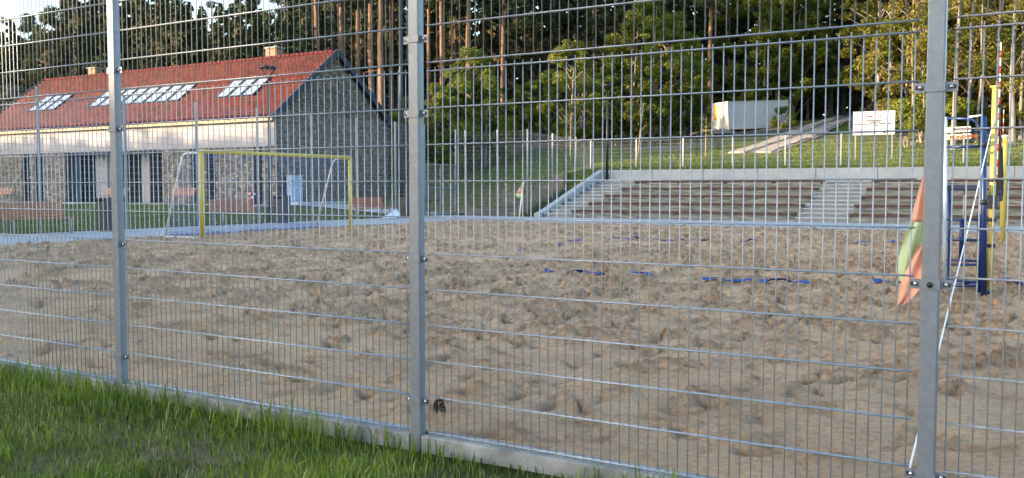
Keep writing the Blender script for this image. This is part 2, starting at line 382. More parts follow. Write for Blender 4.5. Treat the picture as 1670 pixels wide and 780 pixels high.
# thin kerb round the sand
kb = MB().box(-18.52, .1, -.2, -18.40, 27.32, .012).box(-18.40, 27.2, -.2, 9.0, 27.32, .012).build('kerb', M['concrete']); tag(kb, kind='structure'); bevel(kb, .01)
# path through the gate towards the building
def drape(name, poly_pts, wdt, m, dz=.03, th=.1):
    vs = []; fs = []
    for k, (x, y) in enumerate(poly_pts):
        a = Vector(poly_pts[max(k-1, 0)]); b = Vector(poly_pts[min(k+1, len(poly_pts)-1)]); d = (b-a).normalized(); n = Vector((-d.y, d.x))
        for s in (-1, -.5, 0, .5, 1):
            px_, py_ = x+n.x*s*wdt/2, y+n.y*s*wdt/2
            vs.append((px_, py_, float(terrain(px_, py_))+dz))
    for k in range(len(poly_pts)-1):
        for s in range(4): fs.append((k*5+s, k*5+s+1, (k+1)*5+s+1, (k+1)*5+s))
    return tag(MB().add(vs, fs, True).build(name, m), kind='structure')
drape('path', [(-23.4-.8*k, 33.2+.0*k) for k in range(17)], 3.4, M['paving'], .05)
tag(MB().box(-64, 29.6, -.2, -32.4, 32.6, .40).build('forecourt', M['plinth']), kind='structure')
tag(MB().box(-33.5, 32.6, -.2, -32.4, 42.5, .56).build('pavement', M['plinth']), kind='structure')

# ================================================================== GRANDSTAND
def grandstand():
    root = empty('grandstand', (0, 33.0, 0), 0, 'concrete terrace with five rows of dark wooden bench planks and pale steps beyond the sand', 'grandstand')
    D, Hh, n = 1.28, .335, 5
    stairs = [(-17.4, -15.95), (-5.95, -3.95), (6.2, 7.6)]
    secs = [(-15.95, -5.95), (-3.95, 6.2), (7.6, 12)]
    # left ends step in slightly as in the photo
    for (x0, x1) in secs:
        for k in range(n):
            xa = x0+(.22*k if x0 < -10 else 0)
            t = MB().box(xa, k*D, -.15, x1, (k+1)*D if k < n-1 else n*D+.25, .22+k*Hh).build('tier', M['tier'], root); bevel(t, .012)
            # wooden seat planks on the front edge of each tier: two boards, in lengths
            L = x1-xa; m = max(1, round(L/2.5)); seg = L/m
            for i in range(m):
                for j in range(2):
                    p = MB().box(0, 0, 0, seg-.012, .19, .095).build('bench_plank', M['plank'], root, (xa+i*seg+.01, k*D-.04+.215*j, .22+k*Hh+.035+random.uniform(-.004, .004)))
            for i in range(m+1):
                xx = min(max(xa+i*seg, xa+.1), x1-.1)
                MB().box(xx-.05, k*D, .22+k*Hh, xx+.05, k*D+.36, .22+k*Hh+.032).build('plank_bracket', M['dark_frame'], root)
    for si, (x0, x1) in enumerate(stairs):
        for k in range(10):
            xr = x1-.002+(.22*(k//2) if si == 0 else 0); yb = (k+1)*D/2+(.02 if k < 9 else .27); zt = .165*(k+1)+.02
            st = MB().box(x0+.006, k*D/2+.035, -.15, xr-.004, yb, zt-.055).build('riser', M['riser'], root)
            st = MB().box(x0+.002, k*D/2-.005, zt-.052, xr, yb, zt).build('step', M['stand'], root); bevel(st, .008)
    # side wall, sloping along the left stairs
    xa, xb = -18.1, -17.45
    poly = [(0, 0, -.2), (0, -.3, -.2), (0, -.3, .18), (0, .15, .26), (0, 6.6, 2.28), (0, 6.95, 2.28), (0, 6.95, -.2)]
    sw = MB().prism([(-17.75, y, z) for _, y, z in poly], (.3, 0, 0)).build('side_wall', M['stand'], root); bevel(sw, .015)
    for i in range(11):
        a = -17.44+i*2.7
        rw = MB().box(a, 6.66, 1.2, a+2.68, 6.95, 2.27).build('retaining_wall', M['stand'], root); bevel(rw, .012)
grandstand()

# ================================================================== FENCES
PANEL_S = 2.60
def post_mesh(wx, wy, h, z0=-.3, r=.006):
    pr = []
    for (sx, sy, a0) in ((1, 1, 0), (-1, 1, 90), (-1, -1, 180), (1, -1, 270)):
        for q in (0, 45, 90):
            a = math.radians(a0+q); pr.append((sx*(wx/2-r)+r*math.cos(a), sy*(wy/2-r)+r*math.sin(a), z0))
    return MB().prism(pr, (0, 0, h-z0)).mesh('post', M['galv'])
def near_fence():
    root = empty('mesh_fence', (0, 0, 0), 0, 'tall galvanised double wire mesh fence with square posts standing right in front of the camera', 'fence')
    pm = post_mesh(.068, .056, 4.3)
    capm = MB().box(-.038, -.032, 4.3, .038, .032, 4.32).mesh('post_cap', M['black'])
    # clamp: collar wrapped round the post and two ears
    cb = MB().box(-.0375, -.0445, -.02, .0375, -.0400, .02)
    cb.box(-.0375, -.0400, -.02, -.0345, .0, .02).box(.0345, -.0400, -.02, .0375, 0, .02)
    for s in (-1, 1):
        x0, x1 = sorted((s*.0375, s*.082)); cb.box(x0, -.016, -.02, x1, -.012, .02)
    clampm = cb.mesh('clamp', M['galv']); sb = MB()
    for s in (-1, 1): sb.box(s*.061-.015, -.0168, -.0085, s*.061+.015, -.0158, .0085)
    slotm = sb.mesh('clamp_slot', M['black'])
    bm_ = MB()
    boltm = MB().lathe([(0, -.0), (.0095, 0), (.0095, -.004), (.0075, -.008), (0, -.0095)], 10).mesh('bolt', M['steel'])
    posts = {k: k*PANEL_S for k in range(-9, 4)}
    posts[1] = 2.612
    for k, x in posts.items():
        p = link('post', pm, root, (x, -.012, 0)); link('post_cap', capm, p)
        for z in (.19, .985, 1.785, 2.19, 2.99, 3.79):
            c = link('clamp', clampm, root, (x, 0, z))
            link('clamp_slot', slotm, c)
            if -3 <= k <= 2:
                for s in (-1, 1):
                    b = link('bolt', boltm, c, (s*.057, -.0165, .0)); b.rotation_euler = (-PI/2, 0, 0)
        if k == 1:
            b = MB().lathe([(0, 0), (.012, 0), (.012, .006), (0, .008)], 12).build('plug', M['black'], root, (x, -.0445, .985)); b.rotation_euler = (PI/2, 0, 0)
    def tubem(name, p, q, r, n): return MB().tube([p, q], r, n).mesh(name, M['wire'])
    L = PANEL_S-.13
    vm = tubem('vertical_wire', (0, 0, 0), (0, 0, 2.035), .0029, 6)
    hm = MB(); hm.tube([(0, -.0075, 0), (L, -.0075, 0)], .0038, 6); hm.tube([(0, .0075, 0), (L, .0075, 0)], .0038, 6); hm = hm.mesh('horizontal_wire', M['wire'])
    for k in range(-9, 3):
        x0 = posts[k]+.065; x1 = posts[k+1]-.065; Lk = x1-x0
        for lvl, zb in ((0, .015), (1, 2.062)):
            off = 0 if lvl == 0 else .011
            hs = [(x0, zb+(.2 if not i == 10 else .2)*i) for i in range(11)]
            n = int(Lk/.05)
            vs = [x0+.004+off+i*(Lk-.02)/n for i in range(n+1)]
            # single wires where the photo shows them singly, else one joined panel
            single_h = k >= -3 and k <= 1
            def vis(x): return (k in (-1, 0)) or (k == -2 and x > posts[-1]-1.15) or (k == 1 and x < posts[1]+.62)
            rest = MB()
            for (xx, zz) in hs:
                if single_h:
                    o = link('horizontal_wire', hm, root, (xx, 0, zz)); o.scale = (Lk/L, 1, 1)
                else:
                    rest.tube([(xx, -.0075, zz), (x1, -.0075, zz)], .0042, 4, False); rest.tube([(xx, .0075, zz), (x1, .0075, zz)], .0042, 4, False)
            for x in vs:
                dz = -.015 if lvl == 0 else -.005
                if vis(x): link('vertical_wire', vm, root, (x+random.uniform(-.0006, .0006), 0, zb+dz))
                else: rest.tube([(x, 0, zb+dz), (x, 0, zb+dz+2.035)], .0033, 4, False)
            if rest.v: tag(rest.build('mesh_panel', M['wire'], root), kind='stuff')
    # concrete gravel board under each bay
    for k in range(-9, 3):
        x0, x1 = posts[k], posts[k+1]
        b = MB().box(x0+.042, -.045, -.30, x1-.042, .095, 0.0).build('gravel_board', M['concrete'], root); bevel(b, .006)
    return root
near_fence()

def far_fence(name, pts, tops, label, dn=.05, hs=.2, gap=(), zoff=.05, level=False):
    root = empty(name, (pts[0][0], pts[0][1], 0), 0, label, 'fence')
    ox, oy = pts[0][:2]
    for i, (x, y) in enumerate(pts):
        zb = float(terrain(x, y)); zb = max(zb, -.02)
        MB().box(-.035, -.035, zb-.2, .035, .035, tops[i]).build('post', M['galv'], root, (x-ox, y-oy, 0))
        if i in gap or i == len(pts)-1: continue
        x2, y2 = pts[i+1]; v = Vector((x2-x, y2-y)); n = max(2, int(v.length/dn)); mb = MB()
        zt = min(tops[i], tops[i+1])-.05; zl = max(min(zb, float(terrain(x2, y2))), -.02)+zoff
        for j in range(1, n):
            q = j/n; zz = zl if not level else max(float(terrain(x+v.x*q, y+v.y*q)), 0)+zoff
            mb.tube([(x-ox+v.x*q, y-oy+v.y*q, zz), (x-ox+v.x*q, y-oy+v.y*q, zt)], .0019, 3, False)
        z = zl+.02
        while z < zt: mb.tube([(x-ox, y-oy, z), (x2-ox, y2-oy, z)], .0042, 4, False); z += hs
        tag(mb.build('mesh_panel', M['wire_far'], root), kind='stuff')
    return root
ysL = [.35, 3.6, 6.5, 9.38, 12.28, 15.26, 18.16, 21.04, 24.0, 26.8, 29.52, 31.77]
far_fence('mesh_fence', [(FX, y) for y in ysL], [4.4]*len(ysL), 'tall wire mesh fence running behind the yellow goal and the benches')
far_fence('mesh_fence', [(FX, 34.45), (-23.25, 35.25), (-21.6, 35.72), (-19.98, 36.0), (-19.95, 38.6), (-19.95, 41.3), (-19.95, 43.2)], [4.3, 4.3, 4.3, 4.3, 4.2, 4.15, 4.1],
          'tall wire mesh fence stepping up the grassy bank left of the terrace steps', level=True)
far_fence('mesh_fence', [(-19.9+2.73*k, 43.25) for k in range(12)], [4.08-.012*k for k in range(12)], 'low wire mesh fence on the grass above the terrace wall', level=True)
def gate():
    root = empty('wire_gate', (FX, 31.8, 0), 0, 'low double wire mesh gate between tall posts on the path beyond the benches', 'gate')
    for (y0, y1) in ((.06, 1.3), (1.34, 2.6)):
        f = MB()
        for (a, b) in (((0, y0, .05), (0, y0, 2.5)), ((0, y1, .05), (0, y1, 2.5)), ((0, y0, 2.5), (0, y1, 2.5)), ((0, y0, .08), (0, y1, .08)), ((0, y0, 1.35), (0, y1, 1.35))): f.obox(a, b, .045, .045)
        fr = f.build('gate_leaf', M['galv'], root)
        m = MB()
        for j in range(1, 24): y = y0+(y1-y0)*j/24; m.tube([(0, y, .08), (0, y, 2.5)], .003, 3, False)
        for j in range(1, 12): m.tube([(0, y0, .2*j), (0, y1, .2*j)], .004, 3, False)
        tag(m.build('wire_infill', M['wire_far'], fr), kind='stuff')
gate()

# ================================================================== BUILDING
BX0, BX1, BY0, BY1 = -62.0, -33.7, 32.3, 42.0
def stones(rects, to3d, nrm, cell=.27, seed=1):
    """irregular stones with bevelled edges, each its own colour; rects in wall (u, z) space"""
    R = np.random.default_rng(seed); V = []; Fq = []; rd = []
    for test, (u0, z0, u1, z1) in rects:
        nu = max(1, round((u1-u0)/cell)); nz = max(1, round((z1-z0)/(cell*.8)))
        gu = np.linspace(u0, u1, nu+1); gz = np.linspace(z0, z1, nz+1)
        P = np.zeros((nu+1, nz+1, 2))
        for i in range(nu+1):
            for j in range(nz+1):
                ju = 0 if i in (0, nu) else R.uniform(-.36, .36)*cell; jz = 0 if j in (0, nz) else R.uniform(-.36, .36)*cell*.8
                P[i, j] = gu[i]+ju, gz[j]+jz
        for i in range(nu):
            for j in range(nz):
                q = [P[i, j], P[i+1, j], P[i+1, j+1], P[i, j+1]]
                polys = [q]
                r = R.random()
                if r < .3: polys = [[q[0], q[1], q[2]], [q[0], q[2], q[3]]]
                elif r < .5: polys = [[q[1], q[2], q[3]], [q[0], q[1], q[3]]]
                for pl in polys:
                    if len(pl) == 3: pl = [pl[0], pl[1], (np.array(pl[1])+pl[2])/2, pl[2]]
                    pl = np.array(pl); c = pl.mean(0)
                    if test and not test(*c): continue
                    d = R.uniform(.02, .055); n = len(V)
                    for sc, dd in ((.93, 0), (.88, d*.7), (.66, d)):
                        for p in c+(pl-c)*sc: V.append(to3d(p[0], p[1], dd))
                    Fq += [(n, n+1, n+5, n+4), (n+1, n+2, n+6, n+5), (n+2, n+3, n+7, n+6), (n+3, n, n+4, n+7),
                           (n+4, n+5, n+9, n+8), (n+5, n+6, n+10, n+9), (n+6, n+7, n+11, n+10), (n+7, n+4, n+8, n+11), (n+8, n+9, n+10, n+11)]
                    rd += [R.random()]*9
    return V, Fq, rd
def building():
    root = empty('clubhouse', (0, 0, 0), 0, 'long pavilion with red tiled roof, white upper wall and stone clad ground floor', 'building')
    zb, zm, ze, zr = .38, 3.62, 5.42, 9.30
    ym = (BY0+BY1)/2
    # openings in the ground floor, by where the photo shows them
    fx = lambda px: GY(px, 300, BY0).x
    open_ = [(fx(38), fx(49)), (fx(57), fx(72)), (fx(108), fx(265)), (fx(313), fx(323)), (fx(338), fx(352)), (fx(415), fx(428))]
    solid = []; p = BX0
    for a, b in open_: solid.append((p, a)); p = b
    solid.append((p, BX1))
    for a, b in solid:
        MB().box(a, BY0, zb, b, BY0+.35, zm).build('wall', M['mortar'], root)
    V, Fq, rd = stones([(None, (a+.01, zb+.02, b-.01, zm-.02)) for a, b in solid], lambda u, z, d: (u, BY0-d, z), 0, .24, 3)
    tag(link('stone_cladding', mesh_np('stone_cladding', V, Fq, M['stone'], rnd=rd), root), kind='stuff')
    w2 = MB().box(BX0, BY0-.09, zm, BX1-.02, BY0+.3, ze).build('upper_wall', M['render'], root)
    # core walls behind
    MB().box(BX0+.02, BY0+1.6, zb, BX1-.4, BY1-.4, ze-.2).build('inner_wall', M['render'], root)
    MB().box(BX0, BY0-.05, zb-.4, BX1, BY1, zb).build('plinth', M['plinth'], root)
    MB().box(BX0, BY1-.35, zb, BX1-.36, BY1, ze).build('wall', M['render'], root)
    MB().box(BX0, BY0+.36, zb, BX0+.35, BY1-.36, ze).build('wall', M['render'], root)
    # tall narrow windows flush in the openings
    def win(x0, x1, y, n=1, z1=zm-.0, z0=zb, door=False):
        f = MB(); t = .06
        for i in range(n+1):
            xx = x0+(x1-x0-t)*i/n; f.box(xx, y-.03, z0, xx+t, y+.05, z1)
        for zz in (z0, z1-t): 
            for i in range(n):
                f.box(x0+(x1-x0-t)*i/n+t, y-.028, zz, x0+(x1-x0-t)*(i+1)/n, y+.048, zz+t)
        fr = f.build('glazed_door' if door else 'window', M['dark_frame'], root)
        for i in range(n):
            a = x0+(x1-x0-t)*i/n+t; b = x0+(x1-x0-t)*(i+1)/n
            MB().box(a, y+.004, z0+t, b, y+.02, z1-t).build('pane', M['glass'], fr)
    for k in (0, 1, 3, 4, 5):
        a, b = open_[k]; win(a+.002, b-.002, BY0+.10, 1)
        MB().box(a+.002, BY0+.17, zb, b-.002, BY0+.30, zm-.003).build('wall', M['mortar_g'], root)
    # recessed entrance: white panels and dark glazed doors
    a, b = open_[2]; yr = BY0+1.2
    e = lambda px: GY(px, 300, yr).x
    MB().box(a-.3, yr+.1, zb, b+.3, yr+.3, zm).build('wall', M['render'], root)
    for (p0, p1) in ((96, 131), (157, 176), (232, 245)):
        MB().box(e(p0), yr-.02, zb+.002, e(p1), yr+.095, zm-.002).build('wall_panel', M['door'] if p0 == 96 else M['render'], root)
    win(e(131)+.01, e(157)-.01, yr+.02, 2, door=True); win(e(195), e(232)-.01, yr+.02, 3, door=True); win(e(245)+.01, e(268), yr+.02, 2, door=True)
    MB().box(a, BY0+.36, zm-.05, b, yr+.3, zm+.1).build('soffit', M['render'], root)
    for px in (176, 232):
        pass
    # gable wall (right end), stone clad
    sl = (zr-ze)/(ym-BY0)
    gab = [(BX1-.35, BY0+.002, zb), (BX1-.35, BY1, zb), (BX1-.35, BY1, ze-.05), (BX1-.35, ym, zr-.12), (BX1-.35, BY0+.002, ze-.05)]
    MB().prism(gab, (.35, 0, 0)).build('gable_wall', M['mortar_g'], root)
    inside = lambda u, z: z < ze+min(u-BY0, BY1-u)*sl-.32
    V, Fq, rd = stones([(inside, (BY0-.04, zb+.02, BY1, zr))], lambda u, z, d: (BX1+d, u, z), 0, .23, 9)
    tag(link('stone_cladding', mesh_np('stone_cladding', V, Fq, M['slate'], rnd=rd), root), kind='stuff')
    # left gable, plain
    MB().prism([(BX0, BY0, ze), (BX0, BY1, ze), (BX0, ym, zr-.12)], (.3, 0, 0)).build('gable_wall', M['render'], root)
    # roof: pantile relief on the front slope
    x0, x1 = BX0-.25, BX1+.22; ye, zeav = BY0-.42, ze+.02-(.42*sl)+.05
    L = math.hypot(ym-ye, zr-zeav)
    dirv = Vector((0, ym-ye, zr-zeav)).normalized(); nv = Vector((0, -dirv.z, dirv.y))
    rows, cols, seg = 19, int((x1-x0)/.30), 6
    uu = np.linspace(x0, x1, cols*seg+1); vv = []; hh = []
    for r in range(rows):
        vv += [L*r/rows, L*(r+.97)/rows]; hh += [.085, .012]
    vv[-1] = L
    ph = (uu-x0)/.30*2*PI*((x1-x0)/.30/ ((x1-x0)/.30))
    wave = .034*np.sin(ph)+.014*np.sin(2*ph)
    Vt = []
    for v_, h_ in zip(vv, hh):
        for u_, wv in zip(uu, wave):
            p = Vector((u_, ye, zeav))+dirv*v_+nv*(h_+wv+.05); Vt.append(tuple(p))
    nx = len(uu); i, j = np.meshgrid(np.arange(nx-1), np.arange(len(vv)-1)); a_ = (j*nx+i).ravel()
    rf = MB().prism([(x0, ye, zeav-.06), (x0, ym, zr-.06), (x0, 2*ym-ye, zeav-.06), (x0, 2*ym-ye, zeav+.04), (x0, ym, zr+.04), (x0, ye, zeav+.04)], (x1-x0, 0, 0)).build('roof', M['tile'], root)
    tag(link('roof_tiles', mesh_np('roof_tiles', Vt, np.stack([a_, a_+1, a_+nx+1, a_+nx], 1), M['tile']), rf), kind='stuff')
    # ridge caps, one by one
    rc = MB().tube([(0, 0, 0), (.39, 0, 0)], .11, 10).mesh('ridge_cap', M['tile'])
    n = int((x1-x0)/.38)
    for k in range(n): link('ridge_cap', rc, rf, (x0+k*.38, ym, zr+.06+(k % 2)*.006))
    # verges, eave board, gutter
    for xg in (x0-.06, x1-.02):
        for s in (0, 1):
            p = Vector((xg+.04, ye, zeav+.02)); q = Vector((xg+.04, ym, zr+.02))
            if s: p.y = 2*ym-p.y
            MB().obox(p, q, .10, .34, (0, 0, 1)).build('verge_board', M['verge'], root)
    MB().box(x0, ye-.02, zeav-.16, x1-.08, ye+.03, zeav-.02).build('eave_board', M['eave'], root)
    MB().box(x0+.1, ye+.03, zeav-.12, x1-.1, BY0-.09, zeav-.08).build('eave_soffit', M['eave'], root)
    # skylights: columns of roof windows
    def on_roof(px, py):
        # intersect the photo ray with the roof plane
        d = ray(px, py); P0 = Vector((0, ye, zeav)); t = (P0-CAM).dot(nv)/d.dot(nv); P = CAM+d*t
        return P.x, (P-P0).dot(dirv)
    groups = [(47, 104, 3, 184, 157), (141, 304, 10, 178, 142), (351, 424, 3.0, 166, 134)]
    groups = [(on_roof(47, 184), on_roof(90, 183), 3), (on_roof(143, 179), on_roof(285, 175), 8), (on_roof(350, 165), on_roof(412, 162), 3)]
    vlo = groups[0][0][1]; vlo = .5*(groups[1][0][1]+vlo); vhi = on_roof(118, 157)[1]
    vlo = sum(g[0][1] for g in groups)/3; vhi = (on_roof(117, 157)[1]+on_roof(313, 141)[1]+on_roof(433, 132)[1])/3
    for gi, ((xa, _), (xb, _), n) in enumerate(groups):
        wd = (xb-xa)/n
        for k in range(n):
            c = Vector((xa+wd*(k+.5), ye, zeav)); fr = MB(); lo, hi = vlo, vhi
            def bar(u0, v0, u1, v1, h0, h1):
                P = lambda u, v, h: Vector((xa+wd*k+u, ye, zeav))+dirv*v+nv*h
                vs = [P(u, v, h) for h in (h0, h1) for v in (v0, v1) for u in (u0, u1)]
                return vs, [(0, 2, 3, 1), (4, 5, 7, 6), (0, 1, 5, 4), (2, 6, 7, 3), (0, 4, 6, 2), (1, 3, 7, 5)]
            g = .09
            fr.add(*bar(g-.05, lo, g+.03, hi, .06, .20)); fr.add(*bar(wd-g-.03, lo, wd-g+.05, hi, .06, .20))
            fr.add(*bar(g+.031, hi-.08, wd-g-.031, hi, .06, .20)); fr.add(*bar(g+.031, lo, wd-g-.031, lo+.08, .06, .20))
            fo = fr.build('roof_window', M['verge'], rf)
            pn = MB().add(*bar(g+.031, lo+.081, wd-g-.031, hi-.081, .13, .17)).build('pane', M['sky_glass'], fo)
    # chimneys
    for px, wd, hgt in ((150, .8, .55), (443, .95, .62)):
        x = GY(px, 100, ym).x
        c = MB().box(x-wd/2, ym-.3+.25, zr-.5, x+wd/2, ym+.3+.25, zr+hgt).build('chimney', M['chimney'], rf); bevel(c, .02)
        MB().box(x-wd/2-.08, ym-.13, zr+hgt, x+wd/2+.08, ym+.63, zr+hgt+.09).build('chimney_cap', M['concrete'], c)
    return root
building()

# ================================================================== FURNITURE
def make_bench(label):
    r = empty('park_bench', (0, 0, 0), 0, label, 'bench')
    # local: length along x (2.0), faces +y
    L = 2.0
    for x in (-.88, .88):
        f = MB().tube([(x, -.02, 0), (x, -.04, .40), (x, 0, .44), (x, .43, .44), (x, .47, .40), (x, .46, 0)], .03, 8)
        f.build('leg_frame', M['cast'], r)
        MB().obox((x, -.02, .42), (x, -.16, .90), .05, .04).build('back_support', M['cast'], r)
    for k in range(4):
        p = MB().box(-L/2, 0, 0, L/2, .10, .035).build('seat_slat', M['bench'], r, (0, .03+.115*k, .45)); bevel(p, .006)
    for k in range(5):
        z = .50+.09*k; y = -.045-.14*(z-.42)/.48
        p = MB().box(-L/2, 0, 0, L/2, .03, .078).build('back_slat', M['bench'], r, (0, y+.02, z)); p.rotation_euler = (.28, 0, 0); bevel(p, .006)
    return r
B0 = make_bench('brown slatted park bench leftmost beside the fence, cut by the left photo edge')
def put_bench(o, x, y, z, rz, label=None, group='slatted benches'):
    o.location = (x, y, z); o.rotation_euler = (0, 0, rz); o['group'] = group
    if label: o['label'] = label
bx = -22.95
c0 = GX(52, 300, bx).y; put_bench(B0, bx, GX(105, 300, bx).y-1.0, 0, -PI/2)
B1 = copy_tree(B0); put_bench(B1, bx, GX(379, 300, bx).y, 0, -PI/2, 'brown slatted park bench seen through the yellow goal on the path')
B2 = copy_tree(B0); put_bench(B2, bx, GX(602, 300, bx).y, 0, -PI/2, 'brown slatted park bench just right of the goal beside the white plastic')
for px, lb in ((4, 'bench against the stone wall at the far left of the pavilion front'), (190, 'bench in front of the pavilion entrance doors'), (297, 'bench against the stone wall behind the left goal post')):
    b = copy_tree(B0); p = GY(px, 330, 31.3); put_bench(b, p.x, 31.3, .40, PI, lb, 'benches along the pavilion wall')
def perch():
    p = GX(703, 350, -22.6)
    r = empty('perch_table', (-22.7, p.y, 0), 0, 'narrow dark topped table on thin legs just left of the wire gate', 'table')
    MB().box(-.30, -.45, .74, .30, .45, .79).build('table_top', M['plank'], r)
    for s in (-1, 1):
        for t in (-1, 1): MB().tube([(s*.25, t*.38, 0), (s*.25, t*.38, .74)], .02, 8).build('leg', M['bin'], r)
perch()
def bin_(px, y, label, wd=.46, h=1.05):
    x = -22.55; r = empty('litter_bin', (GX(px, 350, x).x, GX(px, 350, x).y, 0), 0, label, 'litter bin', 'dark litter bins along the path')
    b = MB().box(-wd/2, -wd/2, .04, wd/2, wd/2, h-.12).build('bin_body', M['bin'], r); bevel(b, .012)
    MB().box(-wd/2-.01, -wd/2-.01, h-.04, wd/2+.01, wd/2+.01, h).build('hood', M['bin'], r)
    for s in (-1, 1): MB().box(s*wd/2-.02 if s > 0 else -wd/2, -wd/2+.01, h-.12, wd/2 if s > 0 else -wd/2+.02, wd/2-.01, h-.04).build('hood_support', M['bin'], r)
    MB().box(-wd/2+.04, -wd/2+.04, 0, wd/2-.04, wd/2-.04, .04).build('foot', M['concrete'], r)
bin_(175, 0, 'dark square litter bin beside the left brown bench'); bin_(460, 0, 'dark square litter bin standing behind the goal net'); bin_(660, 0, 'dark square litter bin with white plastic leaning on it')
def bag():
    p = GX(640, 357, -22.0); r = np.random.default_rng(3); mb = MB(); n, m = 14, 9; vs = []; fs = []
    # crumpled sheet: a low heap with one corner standing up against the bin
    for j in range(m+1):
        for i in range(n+1):
            u = i/n; v = j/m; x = (u-.5)*.34; y = (v-.5)*.95
            z = .03+.20*math.sin(PI*u)*math.sin(PI*v)+.62*max(0, v-.55)**1.1*(1-abs(u-.5)*1.6)*1.6+r.uniform(-.035, .035)
            vs.append((x+r.uniform(-.03, .03), y+r.uniform(-.03, .03), max(z, .012)))
    for j in range(m):
        for i in range(n): a = j*(n+1)+i; fs.append((a, a+1, a+n+2, a+n+1))
    o = MB().add(vs, fs).build('plastic_sheet', M['plastic'], None, (-22.0, p.y-.1, 0)); s = o.modifiers.new('s', 'SOLIDIFY'); s.thickness = .006
    o.rotation_euler = (0, 0, .1); tag(o, 'crumpled white plastic sheet lying against the dark bin', 'plastic sheet')
bag()
def hydrant():
    D = 44.; p = GD(412, 337, D); z = float(terrain(p.x, p.y))
    r = empty('fire_hydrant', (p.x, p.y, z), 0, 'small red and white fire hydrant on the lawn behind the middle bench', 'hydrant')
    MB().lathe([(.0, 0), (.12, 0), (.12, .04), (.07, .05), (.07, .45), (.09, .46), (.09, .5), (0, .5)], 12).build('barrel', M['red'], r)
    MB().lathe([(0, .5), (.075, .5), (.075, .62), (0, .63)], 12).build('neck', M['white'], r)
    MB().lathe([(0, .63), (.10, .63), (.11, .70), (.09, .82), (.04, .88), (0, .88)], 12).build('cap', M['red'], r)
    for s in (-1, 1): MB().tube([(0, 0, .72), (s*.2, -.02, .72)], .05, 8).build('nozzle', M['white'], r)
hydrant()
def cabinet():
    x = BX1+.55; p = GX(481, 336, x); r = empty('service_cabinet', (x, p.y, .5), 0, 'pale blue service cabinet standing against the grey gable wall', 'cabinet')
    b = MB().box(-.2, -.42, 0, .2, .42, 1.5).build('body', M['door'], r); bevel(b, .01)
    MB().box(.2, -.38, .06, .215, .38, 1.42).build('door', M['door'], r); MB().box(-.24, -.46, 1.5, .24, .46, 1.55).build('lid', M['plinth'], r)
cabinet()
def lamp(loc, h, label):
    r = empty('street_lamp', loc, YAW, label, 'lamp post', 'post top lamps with a forked head')
    MB().tube([(0, 0, 0), (0, 0, h-.55)], [.075, .05], 10).build('pole', M['dark_frame'], r)
    for s in (-1, 1): MB().tube([(0, 0, h-.56), (s*.05, 0, h-.40), (s*.27, 0, h-.06)], .022, 6).build('fork_arm', M['dark_frame'], r)
    MB().lathe([(0, h-.06), (.33, h-.06), (.36, h-.03), (.30, h+.03), (0, h+.05)], 18).build('lamp_head', M['dark_frame'], r)
p = GX(441, 350, -24.1); lamp((-24.1, p.y, 0), 6.15, 'dark lamp post with forked head in front of the pavilion roof')
p = GY(990, 290, 39.45); lamp((p.x, 39.45, 1.7), 4.95, 'dark lamp post with forked head at the top corner of the terrace steps')
def mast():
    p = GX(655.5, 350, -24.0)
    r = empty('lighting_mast', (-24.0, p.y, 0), 0, 'very tall plain steel mast rising out of the picture by the fence', 'mast')
    MB().tube([(0, 0, 0), (0, 0, 12.)], [.11, .08], 14).build('pole', M['verge'], r); MB().box(-.22, -.22, 0, .22, .22, .03).build('base_plate', M['galv'], r)
    MB().obox((-.8, 0, 12), (.8, 0, 12), .1, .1).build('crossarm', M['verge'], r)
    for s in (-1, 1): MB().box(s*.55-.2, -.25, 12.1, s*.55+.2, .15, 12.35).build('floodlight', M['bin'], r)
mast()

